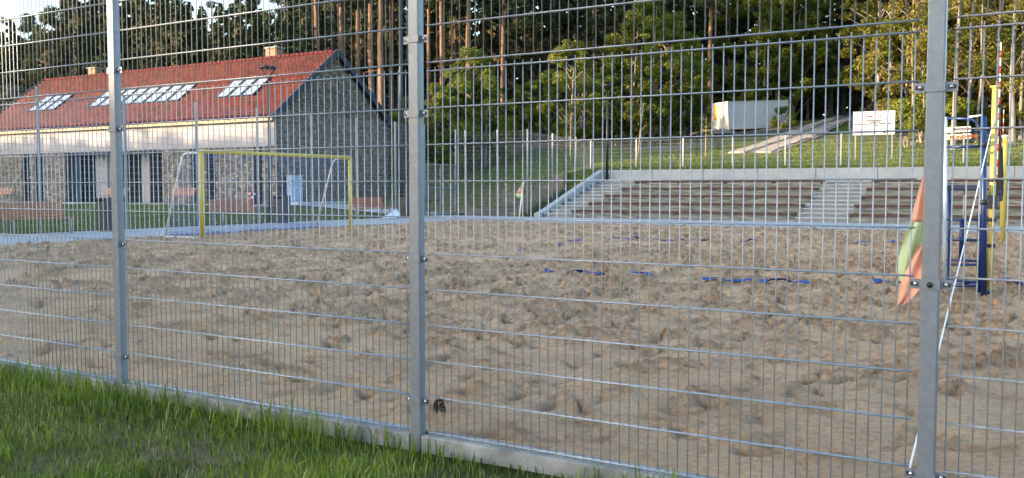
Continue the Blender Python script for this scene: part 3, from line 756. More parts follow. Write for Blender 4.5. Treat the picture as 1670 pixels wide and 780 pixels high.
# ------------------------------------------------------------------ goal
def goal():
    gx = -16.5; y0, y1 = GX(330, 390, gx).y, GX(572, 376, gx).y; H = 2.33
    r = empty('beach_goal', (gx, y0, 0), 0, 'yellow beach football goal with white rear frame and blue net', 'goal'); W = y1-y0
    for y in (0, W):
        MB().tube([(0, y, -.1), (0, y, H+.02)], .066, 14).build('goal_post', M['yellow'], r)
    MB().tube([(0, 0, H), (0, W, H)], .058, 14).build('crossbar', M['yellow'], r)
    xb0 = GY(283, 252, y0).x-gx; xb1 = -1.5
    for y in (0, W):
        MB().tube([(0, y, H-.04), (-.55, y, H-.03), (-.68, y, H-.09), (-.76, y, H-.22), (-1.5, y, .02)], .028, 8).build('rear_brace', M['white'], r)
        MB().tube([(-.03, y, .03), (-1.5, y, .03)], .022, 8).build('ground_rail', M['white'], r)
    nb = MB(); c = .003
    # net: sagging sheet down the back braces, with loose folds on the ground
    def pt(s, y):            # s along the profile
        prof = [(0, H), (-.6, H-.10), (-.85, H-.6), (-1.22, 1.0), (-1.40, .42), (-1.52, .10), (-1.2, .04)]
        t = s*(len(prof)-1); i = min(int(t), len(prof)-2); f = t-i
        x = prof[i][0]*(1-f)+prof[i+1][0]*f; z = prof[i][1]*(1-f)+prof[i+1][1]*f
        sag = math.sin(PI*y/W)*.22*math.sin(PI*min(1, s*1.2))
        return (x-sag*.5, y, max(.02, z-sag*.5))
    ny, ns = 44, 26
    for j in range(ny+1): nb.tube([pt(i/ns, W*j/ny) for i in range(ns+1)], c, 3, False)
    for i in range(ns+1): nb.tube([pt(i/ns, W*j/ny) for j in range(ny+1)], c, 3, False)
    for y in (0, W):
        for i in range(0, 15):
            x = -1.5*i/15; zt = H-.06 if x > -.7 else max(.05, (H-.2)*(1-(-x-.76)/.76)); nb.tube([(x, y, .03), (x, y, zt)], c, 3, False)
        for k in range(1, 16): z = H*k/16; xe = -.70 if z > H-.2 else -1.5+.76*z/(H-.2); nb.tube([(0, y, z), (min(xe,-.02), y, z)], c, 3, False)
    # loose net bunched along the ground at the back
    R = random.Random(4)
    for k in range(26):
        y = R.uniform(.1, W-.5); L = R.uniform(.5, 1.4); xx = -1.35+R.uniform(-.15, .25)
        nb.tube([(xx+R.uniform(-.1, .1), min(W-.05, y+L*q/6), .05+R.uniform(0, .16)) for q in range(7)], .0035, 3, False)
    tag(nb.build('net', M['netblue'], r), kind='stuff')
    MB().tube([(-1.55, W*k/12, .05+.02*math.sin(k*2.1)) for k in range(13)], .010, 6).build('net_weight_rope', M['netblue'], r)
goal()

# ------------------------------------------------------------------ court tapes half buried in the sand
def tape(segs, label):
    root = empty('court_tape', (segs[0][0][0], segs[0][0][1], 0), 0, label, 'court tape', 'blue court boundary tapes'); O = root.location
    for (xa, ya), (xb, yb) in segs:
        mb = MB(); n = max(2, int(math.hypot(xb-xa, yb-ya)/.08)); vs = []; fs = []; d = Vector((xb-xa, yb-ya)).normalized(); nn = Vector((-d.y, d.x))
        for k in range(n+1):
            x = xa+(xb-xa)*k/n; y = ya+(yb-ya)*k/n; wob = float(fbm(x*1.5+y*.7, 3.3, 6))*.05
            for s in (-1, 1):
                px_, py_ = x+nn.x*(s*.045+wob), y+nn.y*(s*.045+wob); z = max(SANDZ(px_+ex, py_+ey) for ex in (-.06, 0, .06) for ey in (-.14, -.07, 0))+.022+.012*math.sin(k*.9+s)
                vs.append((px_-O.x, py_-O.y, z))
            
        for k in range(n): fs.append((2*k, 2*k+1, 2*k+3, 2*k+2))
        o = mb.add(vs, fs, True).build('tape_strip', M['tape'], root); s = o.modifiers.new('s', 'SOLIDIFY'); s.thickness = .004
def gl(*pp): q = [GZ(x, y, 0) for x, y in pp]; return [((a.x, a.y), (b.x, b.y)) for a, b in zip(q[::2], q[1::2])]
tape(gl((890, 447), (903, 448), (925, 446), (986, 452), (1027, 452), (1064, 456), (1145, 461), (1230, 464), (1238, 464), (1325, 467), (1425, 467), (1500, 468), (1530, 469), (1604, 469), (1625, 469), (1668, 472)), 'blue court tape on the near side of the sand, nearest the camera')
tape(gl((1000, 392), (1052, 394), (1056, 394), (1115, 395.5), (1128, 395.5), (1162, 396), (1198, 397), (1236, 397.5), (1290, 398), (1302, 398), (1376, 400), (1424, 400), (1452, 401), (1470, 401), (1536, 403), (1556, 403)), 'blue court tape along the far side of the sand court')
tape(gl((845, 411), (857, 411), (876, 407), (882, 405.5), (904, 402), (918, 401), (925, 397), (950, 394)), 'blue court tape pieces across the left end of the sand court')

# ------------------------------------------------------------------ volleyball posts, net, umpire chair
NP = Vector((GY(1616, 400, 8.95).x, 8.95, 0))
FP = GZ(1634, 396, 0)
def vposts():
    r = empty('volleyball_post', (NP.x, NP.y, 0), 0, 'yellow volleyball post standing behind the blue umpire chair', 'post', 'yellow volleyball posts')
    MB().tube([(0, 0, -.2), (0, 0, 2.62)], .038, 14).build('pole', M['yellow'], r)
    MB().lathe([(.04, 2.62), (.045, 2.62), (.06, 2.65), (0, 2.66)], 12).build('cap', M['yellow'], r)
    MB().tube([(-.075, 0, 2.40), (.075, 0, 2.40)], .02, 6).build('hook', M['black'], r)
    MB().box(-.065, -.10, 1.12, .065, .065, 1.28).build('winch', M['dark_frame'], r)
    for z in (1.45, .95, .62): MB().lathe([(.044, z), (.055, z), (.055, z+.045), (.044, z+.045)], 12).build('strap', M['black'], r)
    r2 = empty('volleyball_post', (FP.x, FP.y, 0), 0, 'thinner looking yellow volleyball post at the far end of the net', 'post', 'yellow volleyball posts')
    MB().tube([(0, 0, -.2), (0, 0, 2.62)], .06, 14).build('pole', M['yellow'], r2); MB().lathe([(.07, 2.62), (.08, 2.63), (.08, 2.66), (0, 2.68)], 12).build('cap', M['white'], r2)
vposts()
def vnet():
    A = NP+Vector((.03, .3, 0)); B = FP+Vector((-.02, -.5, 0)); d = B-A; L = d.length; dn = d.normalized(); side = Vector((-dn.y, dn.x, 0))
    r = empty('volleyball_net', (A.x, A.y, 0), 0, 'black volleyball net with yellow edging strung between the two yellow posts', 'net')
    m = MB(); nz, nx = 12, int(L/.1)
    P = lambda i, j: Vector((d.x*i/nx, d.y*i/nx, 0))+side*(.05*math.sin(i*.35+j*.4)*(1-j/nz))+Vector((0, 0, 1.38+1.02*j/nz-.22*math.sin(PI*i/nx)))
    for i in range(nx+1): m.tube([P(i, j) for j in range(0, nz+1, 2)], .0045, 3, False)
    for j in range(nz+1): m.tube([P(i, j) for i in range(0, nx+1, 2)], .0045, 3, False)
    tag(m.build('netting', M['netblack'], r), kind='stuff')
    for j, zz in ((nz, 0), (0, 0)):
        t = MB()
        for i in range(nx): 
            a, b = P(i, j), P(i+1, j); t.obox(a, b, .008, .07)
        t.build('edge_band', M['ypole'] if j else M['netblack'], r)
    a = P(0, nz); MB().tube([(-.03, -.3, 2.42), tuple(a)], .010, 6).build('net_rope', M['ypole'], r)
    b = P(nx, nz); MB().tube([tuple(b), (B.x-A.x+.02, B.y-A.y+.5, 2.5)], .010, 6).build('net_rope', M['ypole'], r)
    for q, nm in ((.012, 0), (.95, 1)):
        c = P(int(q*nx), nz)
        o = MB().tube([c+Vector((0, 0, -.95)), c+Vector((0, 0, .85))], .008, 6).build('antenna', M['white'], r)
        for k in range(9): z = -.95+.2*k; MB().tube([c+Vector((0, 0, z)), c+Vector((0, 0, z+.1))], .0092, 6).build('antenna_band', M['red'], o)
vnet()
def umpire():
    y0 = 8.62
    r = empty('umpire_chair', (GY(1572, 460, y0).x, y0, 0), 0, 'blue steel umpire chair with pale wooden backrest board by the near net post', 'umpire chair'); O = Vector(r.location)
    P = lambda px, py, dy=0.: GY(px, py, y0+dy)-O if dy == 0 else (GY(px, py, y0)-O)+Vector((0, dy, 0))
    def T(name, pts, rad, m, n=10): return MB().tube(pts, rad, n).build(name, m, r)
    T('upright', [P(1541.5, 191), P(1541.5, 463)], .027, M['pale'])
    T('upright', [P(1604, 190), P(1604.5, 488)], .036, M['blue'])
    T('upright', [P(1596, 350, .25), P(1595, 478, .25)], .036, M['blue']); T('upright', [P(1566.5, 358, .25), P(1564.5, 425, .25)], .030, M['blue'])
    T('armrest_rail', [P(1545, 193), P(1583, 194), P(1592, 199), P(1600, 214), P(1602, 224)], .017, M['blue'])
    T('armrest_rail', [P(1543, 215), P(1601, 215)], .014, M['blue'])
    T('armrest_rail', [P(1544, 240), P(1602, 239)], .017, M['blue'])
    T('rear_rail', [P(1600, 236, .3), P(1599, 300, .3)], .018, M['blue'])
    for (ya, yb) in ((358, 358.5), (391, 392), (424, 426), (431.5, 432), (457, 461), (466, 467)):
        T('rung', [P(1541, ya), P(1601, yb)], .016, M['blue'])
    for z, px in ((0, 1541.5), (1, 1604)):
        T('side_rung', [P(px, 462), P(px, 462, .55)], .02, M['blue']); T('side_rung', [P(px, 302), P(px, 302, .5)], .016, M['blue'])
    T('upright', [P(1541.5, 300, .5), P(1541.5, 463, .5)], .02, M['blue'])
    T('seat_strut', [P(1570.5, 308, .2), P(1569, 357, .2)], .010, M['board'], 8); T('seat_strut', [P(1598, 304, .25), P(1597, 350, .25)], .016, M['white'], 8)
    a = P(1543, 311); b = P(1594, 302)
    s = MB().box(a.x, .02, a.z, b.x, .42, b.z).build('seat', M['navy'], r); bevel(s, .015)
    for (ya, yb, xa, xb, dx) in ((206, 216.5, 1547, 1595, 0), (218, 228, 1547, 1595, 0)):
        a = P(xa, yb); b = P(xb, ya); o = MB().box(a.x, -.045, a.z, b.x, -.022, b.z).build('back_board', M['board'], r); bevel(o, .008)
        o.rotation_euler = (0, -.035, 0)
    text('PIONENPOL', .058, M['letter'], r, (P(1572, 226).x, -.048, P(1572, 226.2).z), (PI/2, -.035, 0), .002)
    T('top_bar', [P(1580, 191), P(1603, 188)], .012, M['white'], 8)
    T('foot', [P(1596, 478, .25)+Vector((-.03, 0, 0)), P(1614, 480, .25)], .022, M['blue'])
    for (px, py) in ((1605, 236), (1605, 330)): T('clamp', [P(px-1, py)+Vector((0, 0, -.03)), P(px-1, py)+Vector((0, 0, .03))], .052, M['dark_frame'])
umpire()
def guy():
    a = Vector((NP.x-.0, NP.y-.02, 2.28)); b = GZ(1480, 772, 0.0)
    b = Vector((b.x, max(b.y, .35), -.02)); pts = [a.lerp(b, k/24) for k in range(25)]
    for k, q in enumerate(pts): q.z -= .03*math.sin(PI*k/24)
    o = MB().tube(pts, .0055, 6).build('guy_rope', M['rope']); tag(o, 'white guy rope from the near volleyball post down to the foot of the fence', 'rope')
guy()
# ------------------------------------------------------------------ corner flags
def flag_near():
    base = Vector((2.46, 1.05, 0)); 
    D = (GD(1507, 296, 1)-CAM); 
    top = CAM+D*((1.05-CAM.y)/D.y); base = GY(1522, 700, 1.05); base.z = -.05
    r = empty('corner_flag', tuple(base), 0, 'corner flag with drooping fluorescent orange and yellow cloth behind the right fence post', 'flag', 'corner flags')
    tp = GY(1512, 285, 1.05)-base
    MB().tube([(0, 0, 0), tuple(tp)], .012, 8).build('flag_pole', M['white'], r)
    Y = 1.05
    def cloth(rows, m, off):
        n = 9; vs = []; fs = []
        for j, (py, xl, xr, amp) in enumerate(rows):
            for i in range(n+1):
                px = xl+(xr-xl)*i/n; q = GY(px, py, Y)-base; ph = i/n*PI*3.2+j*.35
                vs.append((q.x, q.y+off+amp*math.sin(ph)+.012*math.sin(j*1.3+i), q.z))
        for j in range(len(rows)-1):
            for i in range(n): a = j*(n+1)+i; fs.append((a, a+1, a+n+2, a+n+1))
        o = MB().add(vs, fs, True).build('flag_cloth', m, r); s = o.modifiers.new('s', 'SUBSURF'); s.levels = s.render_levels = 2
        s2 = o.modifiers.new('t', 'SOLIDIFY'); s2.thickness = .0015
    cloth([(286, 1505, 1512, .004), (305, 1499, 1514, .012), (335, 1491, 1514, .02), (362, 1484, 1514, .024)], M['orange'], -.01)
    cloth([(362, 1484, 1514, .024), (385, 1477, 1514, .026), (412, 1466, 1512, .026), (438, 1460, 1508, .024), (452, 1462, 1500, .02), (458, 1466, 1478, .012)], M['lime'], -.01)
    cloth([(398, 1502, 1512, .010), (412, 1494, 1512, .014), (430, 1484, 1512, .018), (450, 1474, 1510, .020), (470, 1467, 1504, .018), (485, 1465, 1490, .012), (496, 1465, 1473, .006)], M['orange'], -.045)
flag_near()
def flag_far():
    b = GZ(845, 365, 0); r = empty('corner_flag', (b.x, b.y, 0), 0, 'small leaning corner flag on a white pole at the far left corner of the sand', 'flag', 'corner flags')
    b = Vector(r.location); t = GD(854, 296, (Vector(b)-CAM).dot(_F))-b
    MB().tube([(0, 0, -.1), tuple(t)], .03, 8).build('flag_pole', M['white'], r)
    dx = t.normalized()
    for k, (m, z0, z1) in enumerate(((M['lime'], 1.0, .78), (M['orange'], .78, .56), (M['lime'], .56, .40))):
        w0, w1 = (.05+.22*(1-z0)*2, .05+.22*(1-z1)*2) if k < 2 else (.27, .12)
        mb = MB(); vs = []; fs = []
        for j in range(3):
            q = j/2; z = z0+(z1-z0)*q; ww = w0+(w1-w0)*q; base = t*(z*.62+.38)
            for i in range(5): vs.append(tuple(base+Vector((-ww*i/4*_R.x, -ww*i/4*_R.y+.03*math.sin(i*2.+j), -.05*i/4))))
        for j in range(2):
            for i in range(4): a = j*5+i; fs.append((a, a+1, a+6, a+5))
        o = mb.add(vs, fs, True).build('flag_cloth', m, r); s = o.modifiers.new('s', 'SOLIDIFY'); s.thickness = .01
flag_far()
def weed():
    c = GY(720, 657, -.02); R = random.Random(8); mb = MB()
    for k in range(26):
        a = R.choice((-1, 1)); x = a*R.uniform(.0, .045); L = R.uniform(.03, .085); pts = [Vector((0, -.01, .01)), Vector((x*.6, -.02, .018+R.uniform(-.01, .01)))]
        p = pts[-1].copy()
        for j in range(4):
            p = p+Vector((a*R.uniform(-.002, .01), R.uniform(-.006, .006), -L/4)); pts.append(p.copy())
        mb.tube(pts, [.0012, .0014, .0017, .002, .0016, .0006], 4)
        for j in range(3):
            q = pts[2+j]; mb.add([q, q+Vector((R.uniform(-.012, .012), R.uniform(-.008, .008), R.uniform(-.014, .004))), q+Vector((R.uniform(-.012, .012), 0, -.012))], [(0, 1, 2)])
    mb.tube([(-.02, 0, .035), (-.005, -.01, .015), (.02, -.01, .02), (.05, -.01, .0)], .002, 4)
    o = mb.build('dried_weed', M['weed'], None, tuple(c)); tag(o, 'shrivelled black dried weed hanging on a low fence wire right of the middle post', 'dried weed')
weed()

# ------------------------------------------------------------------ container, sign, road
def container():
    A = GD(1188, 213, 84); Bq = GD(1287, 206, 86.5); C_ = GD(1168, 209, 86.1)
    A.z = C_.z = Bq.z = 0
    ln = (Bq-A); L = ln.length; ex = ln.normalized(); ey = Vector((-ex.y, ex.x, 0)); 
    if ey.dot(C_-A) < 0: ey = -ey
    W = 2.45; zb = CAM.z+(GD(1188, 212, 84).z-CAM.z); H = 2.62
    r = empty('shipping_container', (A.x, A.y, zb), math.atan2(ex.y, ex.x), 'white metal storage container on the grass at the forest edge', 'container')
    s = 1 if ey.dot(Vector((-ex.y, ex.x, 0))) > 0 else -1
    b = MB().box(.04, .04*s, .15, L-.04, s*(W-.04), H-.05).build('body', M['cont'], r)
    rib = MB().box(0, 0, 0, .09, .03, H-.45).mesh('corrugation', M['cont'])
    for k in range(int((L-.5)/.28)): link('corrugation', rib, r, (.22+k*.28, .04 if s < 0 else .01, .22))
    for x in (0, L-.12):
        for y in (0, s*(W-.12)): y0, y1 = sorted((y, y+s*.12)); MB().box(x, y0, 0, x+.12, y1, H).build('corner_post', M['cont_end'], r)
    for z in (0.02, H-.16):
        f2 = MB(); y0, y1 = sorted((0, s*.1)); f2.box(.12, y0, z, L-.12, y1, z+.14); y0, y1 = sorted((s*.12, s*(W-.12))); f2.box(0, y0, z, .1, y1, z+.14); f2.box(L-.1, y0, z, L, y1, z+.14)
        f2.build('rail', M['cont_end'], r)
    y0, y1 = sorted((s*.14, s*(W-.14))); ym = (y0+y1)/2
    for (a, c) in ((y0, ym-.01), (ym+.01, y1)): MB().box(-.01, a, .17, .035, c, H-.17).build('door', M['cont_end'], r)
    for q in (.32, .46, .56, .70): MB().tube([(-.03, s*W*q, .2), (-.03, s*W*q, H-.2)], .018, 6).build('lock_rod', M['galv'], r)
    y0, y1 = sorted((s*(W-.75), s*(W-.18))); MB().box(-.02, y0, H*.38, -.012, y1, H-.2).build('sticker', M['amber'], r)
    r.rotation_euler.y = -.055; return r
container()
def sign():
    a = GD(1391, 221, 48); b = GD(1459, 220, 47); L = (b-a).length; W_, H_ = L, L*.60
    g = float(terrain((a.x+b.x)/2, (a.y+b.y)/2)); dirx = Vector((b.x-a.x, b.y-a.y, 0)).normalized()
    r = empty('information_board', (a.x, a.y, g-.1), math.atan2(dirx.y, dirx.x), 'white information board with red emblems on two posts above the terrace', 'sign'); z0 = a.z-g+.1
    MB().box(0, 0, z0, W_, .04, z0+H_).build('board', mat('sign_panel_white', (.50, .51, .53), .5, 0, .04, 3), r)
    MB().box(-.035, .002, z0-.01, -.002, .05, z0+H_+.01).build('edge_frame', M['blue'], r)
    for x in (.12, W_-.12): MB().box(x-.03, .042, -.3, x+.03, .10, z0+H_-.1).build('leg', M['galv'], r)
    def txt(s_, size, x, z, m, al='CENTER'):
        text(s_, size*1.05, m, r, (x, -.004, z), (PI/2, 0, 0), .006, .002)
    k = M['dark_frame']; W2 = W_*.5
    MB().box(W_*.33, -.012, z0+H_*.74, W_*.365, 0, z0+H_*.81).box(W_*.38, -.012, z0+H_*.745, W_*.47, 0, z0+H_*.81).build('red_mark', M['red'], r)
    e = MB(); x0, x1, za, zc = W_*.58, W_*.66, z0+H_*.72, z0+H_*.86
    e.box(x0, -.012, za, x0+.02, 0, zc).box(x1-.02, -.012, za, x1, 0, zc).box(x0+.02, -.012, zc-.02, x1-.02, 0, zc).box(x0+.02, -.012, za, x1-.02, 0, za+.02)
    e.prism([(x0+.02, -.01, za+.1), (x0+.02, -.01, za+.02), (x0+.06, -.01, za+.02)], (0, .008, 0)).prism([(x1-.02, -.01, za+.1), (x1-.06, -.01, za+.02), (x1-.02, -.01, za+.02)], (0, .008, 0)); e.build('emblem', M['red'], r)
    txt('DOFINANSOWANO', .085, W2, z0+H_*.58, k); txt('ZE SRODKOW', .075, W2+.05, z0+H_*.515, k)
    txt('ZAGOSPODAROWANIE TERENU REKREACYJNEGO', .078, W2-.05, z0+H_*.44, k); txt('NAD ZALEWEM', .075, W2-.05, z0+H_*.36, k)
    for q, ln in ((.27, .55), (.23, .5), (.08, .55)): MB().box(W_*.07, -.008, z0+H_*q, W_*(.07+ln), 0, z0+H_*q+.018).build('print_line', M['galv'], r)
    MB().lathe([(0, 0), (.07, 0), (.07, .006), (0, .006)], 14).build('badge', M['blue'], r, (W_*.76, -.002, z0+H_*.11)).rotation_euler = (PI/2, 0, 0)
    MB().box(W_*.82, -.008, z0+H_*.1, W_*.93, 0, z0+H_*.13).build('print_line', M['galv'], r)
sign()
M['track'] = mat('sandy_track_slab', (.36, .31, .26), .9, 0, .2, 1.5, .2, 20)
def road():
    # two tracks of concrete slabs up the hill, grass between
    pl = [(1222, 251), (1262, 238), (1300, 223), (1335, 208), (1368, 196), (1398, 187)]
    pts = []
    for px, py in pl:
        d = ray(px, py); t = 40.
        while t < 150:
            P = CAM+d*t
            if P.z <= float(terrain(P.x, P.y))+.02: break
            t += .15
        pts.append(Vector((P.x, P.y)))
    # resample smoothly
    out = []
    for i in range(len(pts)-1):
        for k in range(8): out.append(pts[i].lerp(pts[i+1], k/8))
    m = M['paving']
    for it in range(12): out = [out[0]]+[(out[i-1]+out[i]*2+out[i+1])/4 for i in range(1, len(out)-1)]+[out[-1]]
    dirt = drape('dirt_road', [(p.x, p.y) for p in out], 3.3, mat('packed_earth', (.25, .205, .16), .95, 0, .3, 2, .5, 12, c2=(.26, .21, .16)), .09)
    ln = 0; last = out[0]; slabs = []
    for i in range(1, len(out)):
        seg = out[i]-out[i-1]; n = max(1, int(seg.length/1.5))
        for k in range(n):
            c = out[i-1]+seg*((k+.5)/n); d = seg.normalized(); nn = Vector((-d.y, d.x)); L = seg.length/n
            for s in (-1, 1):
                q = c+nn*s*.82; vs = []
                for (a, b) in ((-1, -1), (1, -1), (1, 1), (-1, 1)):
                    e = q+d*a*(L/2-.02)+nn*b*.50; vs.append((e.x, e.y, float(terrain(e.x, e.y))+.17))
                mb = MB(); mb.add([(x, y, z-.12) for x, y, z in vs]+vs, [(0, 3, 2, 1), (4, 5, 6, 7), (0, 1, 5, 4), (1, 2, 6, 5), (2, 3, 7, 6), (3, 0, 4, 7)])
                mb.build('slab', M['track'], dirt)
    # dirt heap by the container
    c = GD(1178, 216, 82); R = np.random.default_rng(6); vs = []; fs = []; n = 22
    g = float(terrain(c.x, c.y))
    for j in range(n):
        for i in range(n):
            x = (i/(n-1)-.5)*5; y = (j/(n-1)-.5)*3; h = .5*max(0, 1-(x/2.5)**2-(y/1.5)**2)*(.7+.5*R.random()); vs.append((x, y, h-.05))
    for j in range(n-1):
        for i in range(n-1): a = j*n+i; fs.append((a, a+1, a+n+1, a+n))
    o = MB().add(vs, fs, True).build('earth_heap', bpy.data.materials['packed_earth'], None, (c.x-.6, c.y-.5, float(terrain(c.x, c.y)))); tag(o, 'low heap of bare brown earth beside the left end of the white container', 'earth heap')
road()
exec_trees = True
# ================================================================== TREES
def blobs_leaves(centers, radii, n, size, R, squash=1.):
    """leaf quads spread through clumps; returns V, F, rnd"""
    k = len(centers); w = radii**2; w = w/w.sum(); idx = R.choice(k, n, p=w)
    d = R.normal(size=(n, 3)); d /= np.linalg.norm(d, axis=1)[:, None]
    rr = R.uniform(.25, 1., n)**.5
    P = centers[idx]+d*rr[:, None]*radii[idx][:, None]*np.array([1, 1, squash])
    nrm = d+R.normal(size=(n, 3))*.9+np.array([0, 0, .3]); nrm /= np.linalg.norm(nrm, axis=1)[:, None]
    a = np.cross(nrm, R.normal(size=(n, 3))); a /= np.linalg.norm(a, axis=1)[:, None]; b = np.cross(nrm, a)
    s = size*R.uniform(.6, 1.3, n)[:, None]
    V = np.stack([P-a*s*.5, P+b*s*.32, P+a*s*.55, P-b*s*.32], 1).reshape(-1, 3)
    F_ = np.arange(4*n).reshape(n, 4); cl = R.random(k)
    return V, F_, np.clip(.55*cl[idx]+.45*R.random(n), 0, 1)
def trunk_mb(h, r, R, lean=.02, n=8, limbs=()):
    pts = []; x = y = 0
    for k in range(9):
        pts.append((x, y, h*k/8-(.3 if k == 0 else 0))); x += R.normal()*lean*h/8; y += R.normal()*lean*h/8
    mb = MB().tube(pts, [r*(1.25 if k == 0 else 1-.8*k/8) for k in range(9)], n, False)
    return mb, pts
def proto_spruce(seed, h, rb, z0=1., nb=95, dead=0.):
    R = np.random.default_rng(seed); mb, pts = trunk_mb(h, .2+.004*h, R, .004)
    V = []; Fq = []; rd = []
    for k in range(nb):
        t = (k+R.random())/nb; z = z0+(h-z0)*t**.93; L = rb*(1-t)**.75*R.uniform(.65, 1.15)+.25; az = R.uniform(0, 2*PI); dr = R.uniform(.25, .5)
        c, s = math.cos(az), math.sin(az); m = int(6+L*9); bc = R.random()*.55
        mb.tube([(0, 0, z), (c*L*.9, s*L*.9, z-L*dr*.7)], [.035, .008], 3, False)
        for j in range(m):
            q = (j+R.random())/m; rr = L*(.12+.88*q); zz = z-L*dr*q**1.4+R.uniform(-.05, .05)
            wd = .42*(1-q*.6)*min(1, L); side = R.uniform(-1, 1)*wd
            px_, py_ = c*rr-s*side, s*rr+c*side
            sz = R.uniform(.14, .34); n = len(V)
            # drooping needle twig: thin hanging quad
            a2 = az+R.uniform(-1.2, 1.2); hx, hy = math.cos(a2)*sz, math.sin(a2)*sz; dz = -R.uniform(.15, .5)
            V += [(px_-hx*.5, py_-hy*.5, zz+.04), (px_+hx*.5, py_+hy*.5, zz-.02), (px_+hx*.6, py_+hy*.6, zz+dz*.6), (px_+hx*.1, py_+hy*.1, zz+dz)]
            Fq.append((n, n+1, n+2, n+3)); rd.append(min(1, bc+R.random()*.35+(.5 if (t < dead and R.random() < .7) else 0)))
    return mb.mesh('trunk', M['bark_dark']), mesh_np('crown', V, Fq, M['needle'], rnd=rd)
def proto_pine(seed, h, z0, rc, n=5200, nc=34):
    R = np.random.default_rng(seed); mb, pts = trunk_mb(h, .19+.003*h, R, .012); C_ = []; Rr = []
    for k in range(nc):
        t = R.random(); z = z0+(h-z0)*t; L = rc*(math.sin(PI*min(1, t*.8+.22)))*R.uniform(.35, 1.); az = R.uniform(0, 2*PI)
        i = min(7, int(z/h*8)); bx_, by_ = pts[i][0], pts[i][1]
        e = (bx_+math.cos(az)*L, by_+math.sin(az)*L, z+L*.15); C_.append(e); Rr.append(R.uniform(.45, .95))
        mb.tube([(bx_, by_, z-L*.25), (bx_+math.cos(az)*L*.5, by_+math.sin(az)*L*.5, z-L*.02), e], [.06, .04, .015], 4, False)
    for k in range(12):   # dead stubs on the lower trunk
        z = R.uniform(.2, 1)*z0; az = R.uniform(0, 2*PI); L = R.uniform(.4, 1.6); mb.tube([(0, 0, z), (math.cos(az)*L, math.sin(az)*L, z-.1)], [.025, .006], 3, False)
    V, F_, rd = blobs_leaves(np.array(C_), np.array(Rr), n, .24, R, .6)
    return mb.mesh('trunk', M['bark']), mesh_np('crown', V, F_, M['needle_pine'], rnd=rd)
def proto_leafy(seed, h, rc, z0, n=7500, size=.20, gold=False, nc=52, bark='bark_pale', stems=1, top=1.):
    R = np.random.default_rng(seed); mb = MB(); C_ = []; Rr = []
    for s_ in range(stems):
        a = 2*PI*s_/stems; ox, oy = (0, 0) if stems == 1 else (.35*math.cos(a), .35*math.sin(a)); lx, ly = R.normal()*.05+ox*.25, R.normal()*.05+oy*.25
        mb.tube([(ox*.4, oy*.4, -.3), (ox+lx*h*.4, oy+ly*h*.4, h*.45), (ox+lx*h*.9, oy+ly*h*.9, h*.92)], [.16 if stems == 1 else .09, .10 if stems == 1 else .06, .015], 7, False)
    for k in range(nc):
        t = R.random()**.85; z = z0+(h*.98-z0)*t; env = rc*(.55+.55*math.sin(PI*min(1, .18+t*.78)))*(1-.55*max(0, t-.6)/.4)
        L = env*R.uniform(.2, 1.)**.6; az = R.uniform(0, 2*PI); e = (math.cos(az)*L, math.sin(az)*L, z); C_.append(e); Rr.append(R.uniform(.35, 1.1)*(1 if L < env*.7 else .8))
        if k % 2 == 0: mb.tube([(0, 0, max(.3, z-L*.9)), (e[0]*.5, e[1]*.5, z-L*.35), e], [.05, .03, .01], 4, False)
    V, F_, rd = blobs_leaves(np.array(C_), np.array(Rr), int(n*1.35), size, R, .62)
    return mb.mesh('trunk', M[bark]), mesh_np('crown', V, F_, M['leaf_gold' if gold else 'leaf'], rnd=rd)
P_SPR = [proto_spruce(s, h, rb, z0, nb, dd) for s, h, rb, z0, nb, dd in ((21, 24, 3.0, .8, 170, .4), (22, 21, 2.6, 1.5, 150, .2), (23, 26, 3.1, 5.0, 160, .35), (24, 23, 2.7, .5, 165, .5))]
P_PIN = [proto_pine(s, h, z0, rc) for s, h, z0, rc in ((31, 20, 9.5, 2.6), (32, 23, 12, 2.8), (33, 18, 6.5, 2.7), (34, 21, 8, 3.0))]
P_LEF = [proto_leafy(s, h, rc, z0, n=n) for s, h, rc, z0, n in ((41, 10, 3.1, .5, 9500), (42, 12.5, 3.3, .6, 11500), (43, 8, 2.6, .3, 8000), (44, 14, 3.4, 1.5, 12000))]
P_GLD = [proto_leafy(s, h, rc, z0, n=n, gold=True, size=.2) for s, h, rc, z0, n in ((51, 11, 2.9, 2.0, 9500), (52, 14, 3.2, 2.5, 11000), (53, 8.5, 2.4, .4, 8000))]
P_BSH = [proto_leafy(s, h, rc, .1, n=n, size=.2, nc=16, stems=4) for s, h, rc, n in ((61, 3.2, 1.7, 3200), (62, 2.2, 1.4, 2300), (63, 4.5, 1.9, 4200))]
NT = [0]
def tree(kind, protos, x, y, label, group, s=None, k=None, z=None):
    k = random.randrange(len(protos)) if k is None else k; tm, cm = protos[k]
    z = float(terrain(x, y)) if z is None else z; s = s or random.uniform(.85, 1.15)
    o = empty(kind, (x, y, z-.05), random.uniform(0, 2*PI), label, 'shrub' if kind == 'forest_shrub' else 'tree', group)
    o.scale = (s, s, s*random.uniform(.95, 1.05)); link('trunk', tm, o); link('crown', cm, o); NT[0] += 1
    return o
def hit(px, D, dx=0):
    P = GD(px, 300, D); return P.x+dx, P.y
R = random.Random(12)
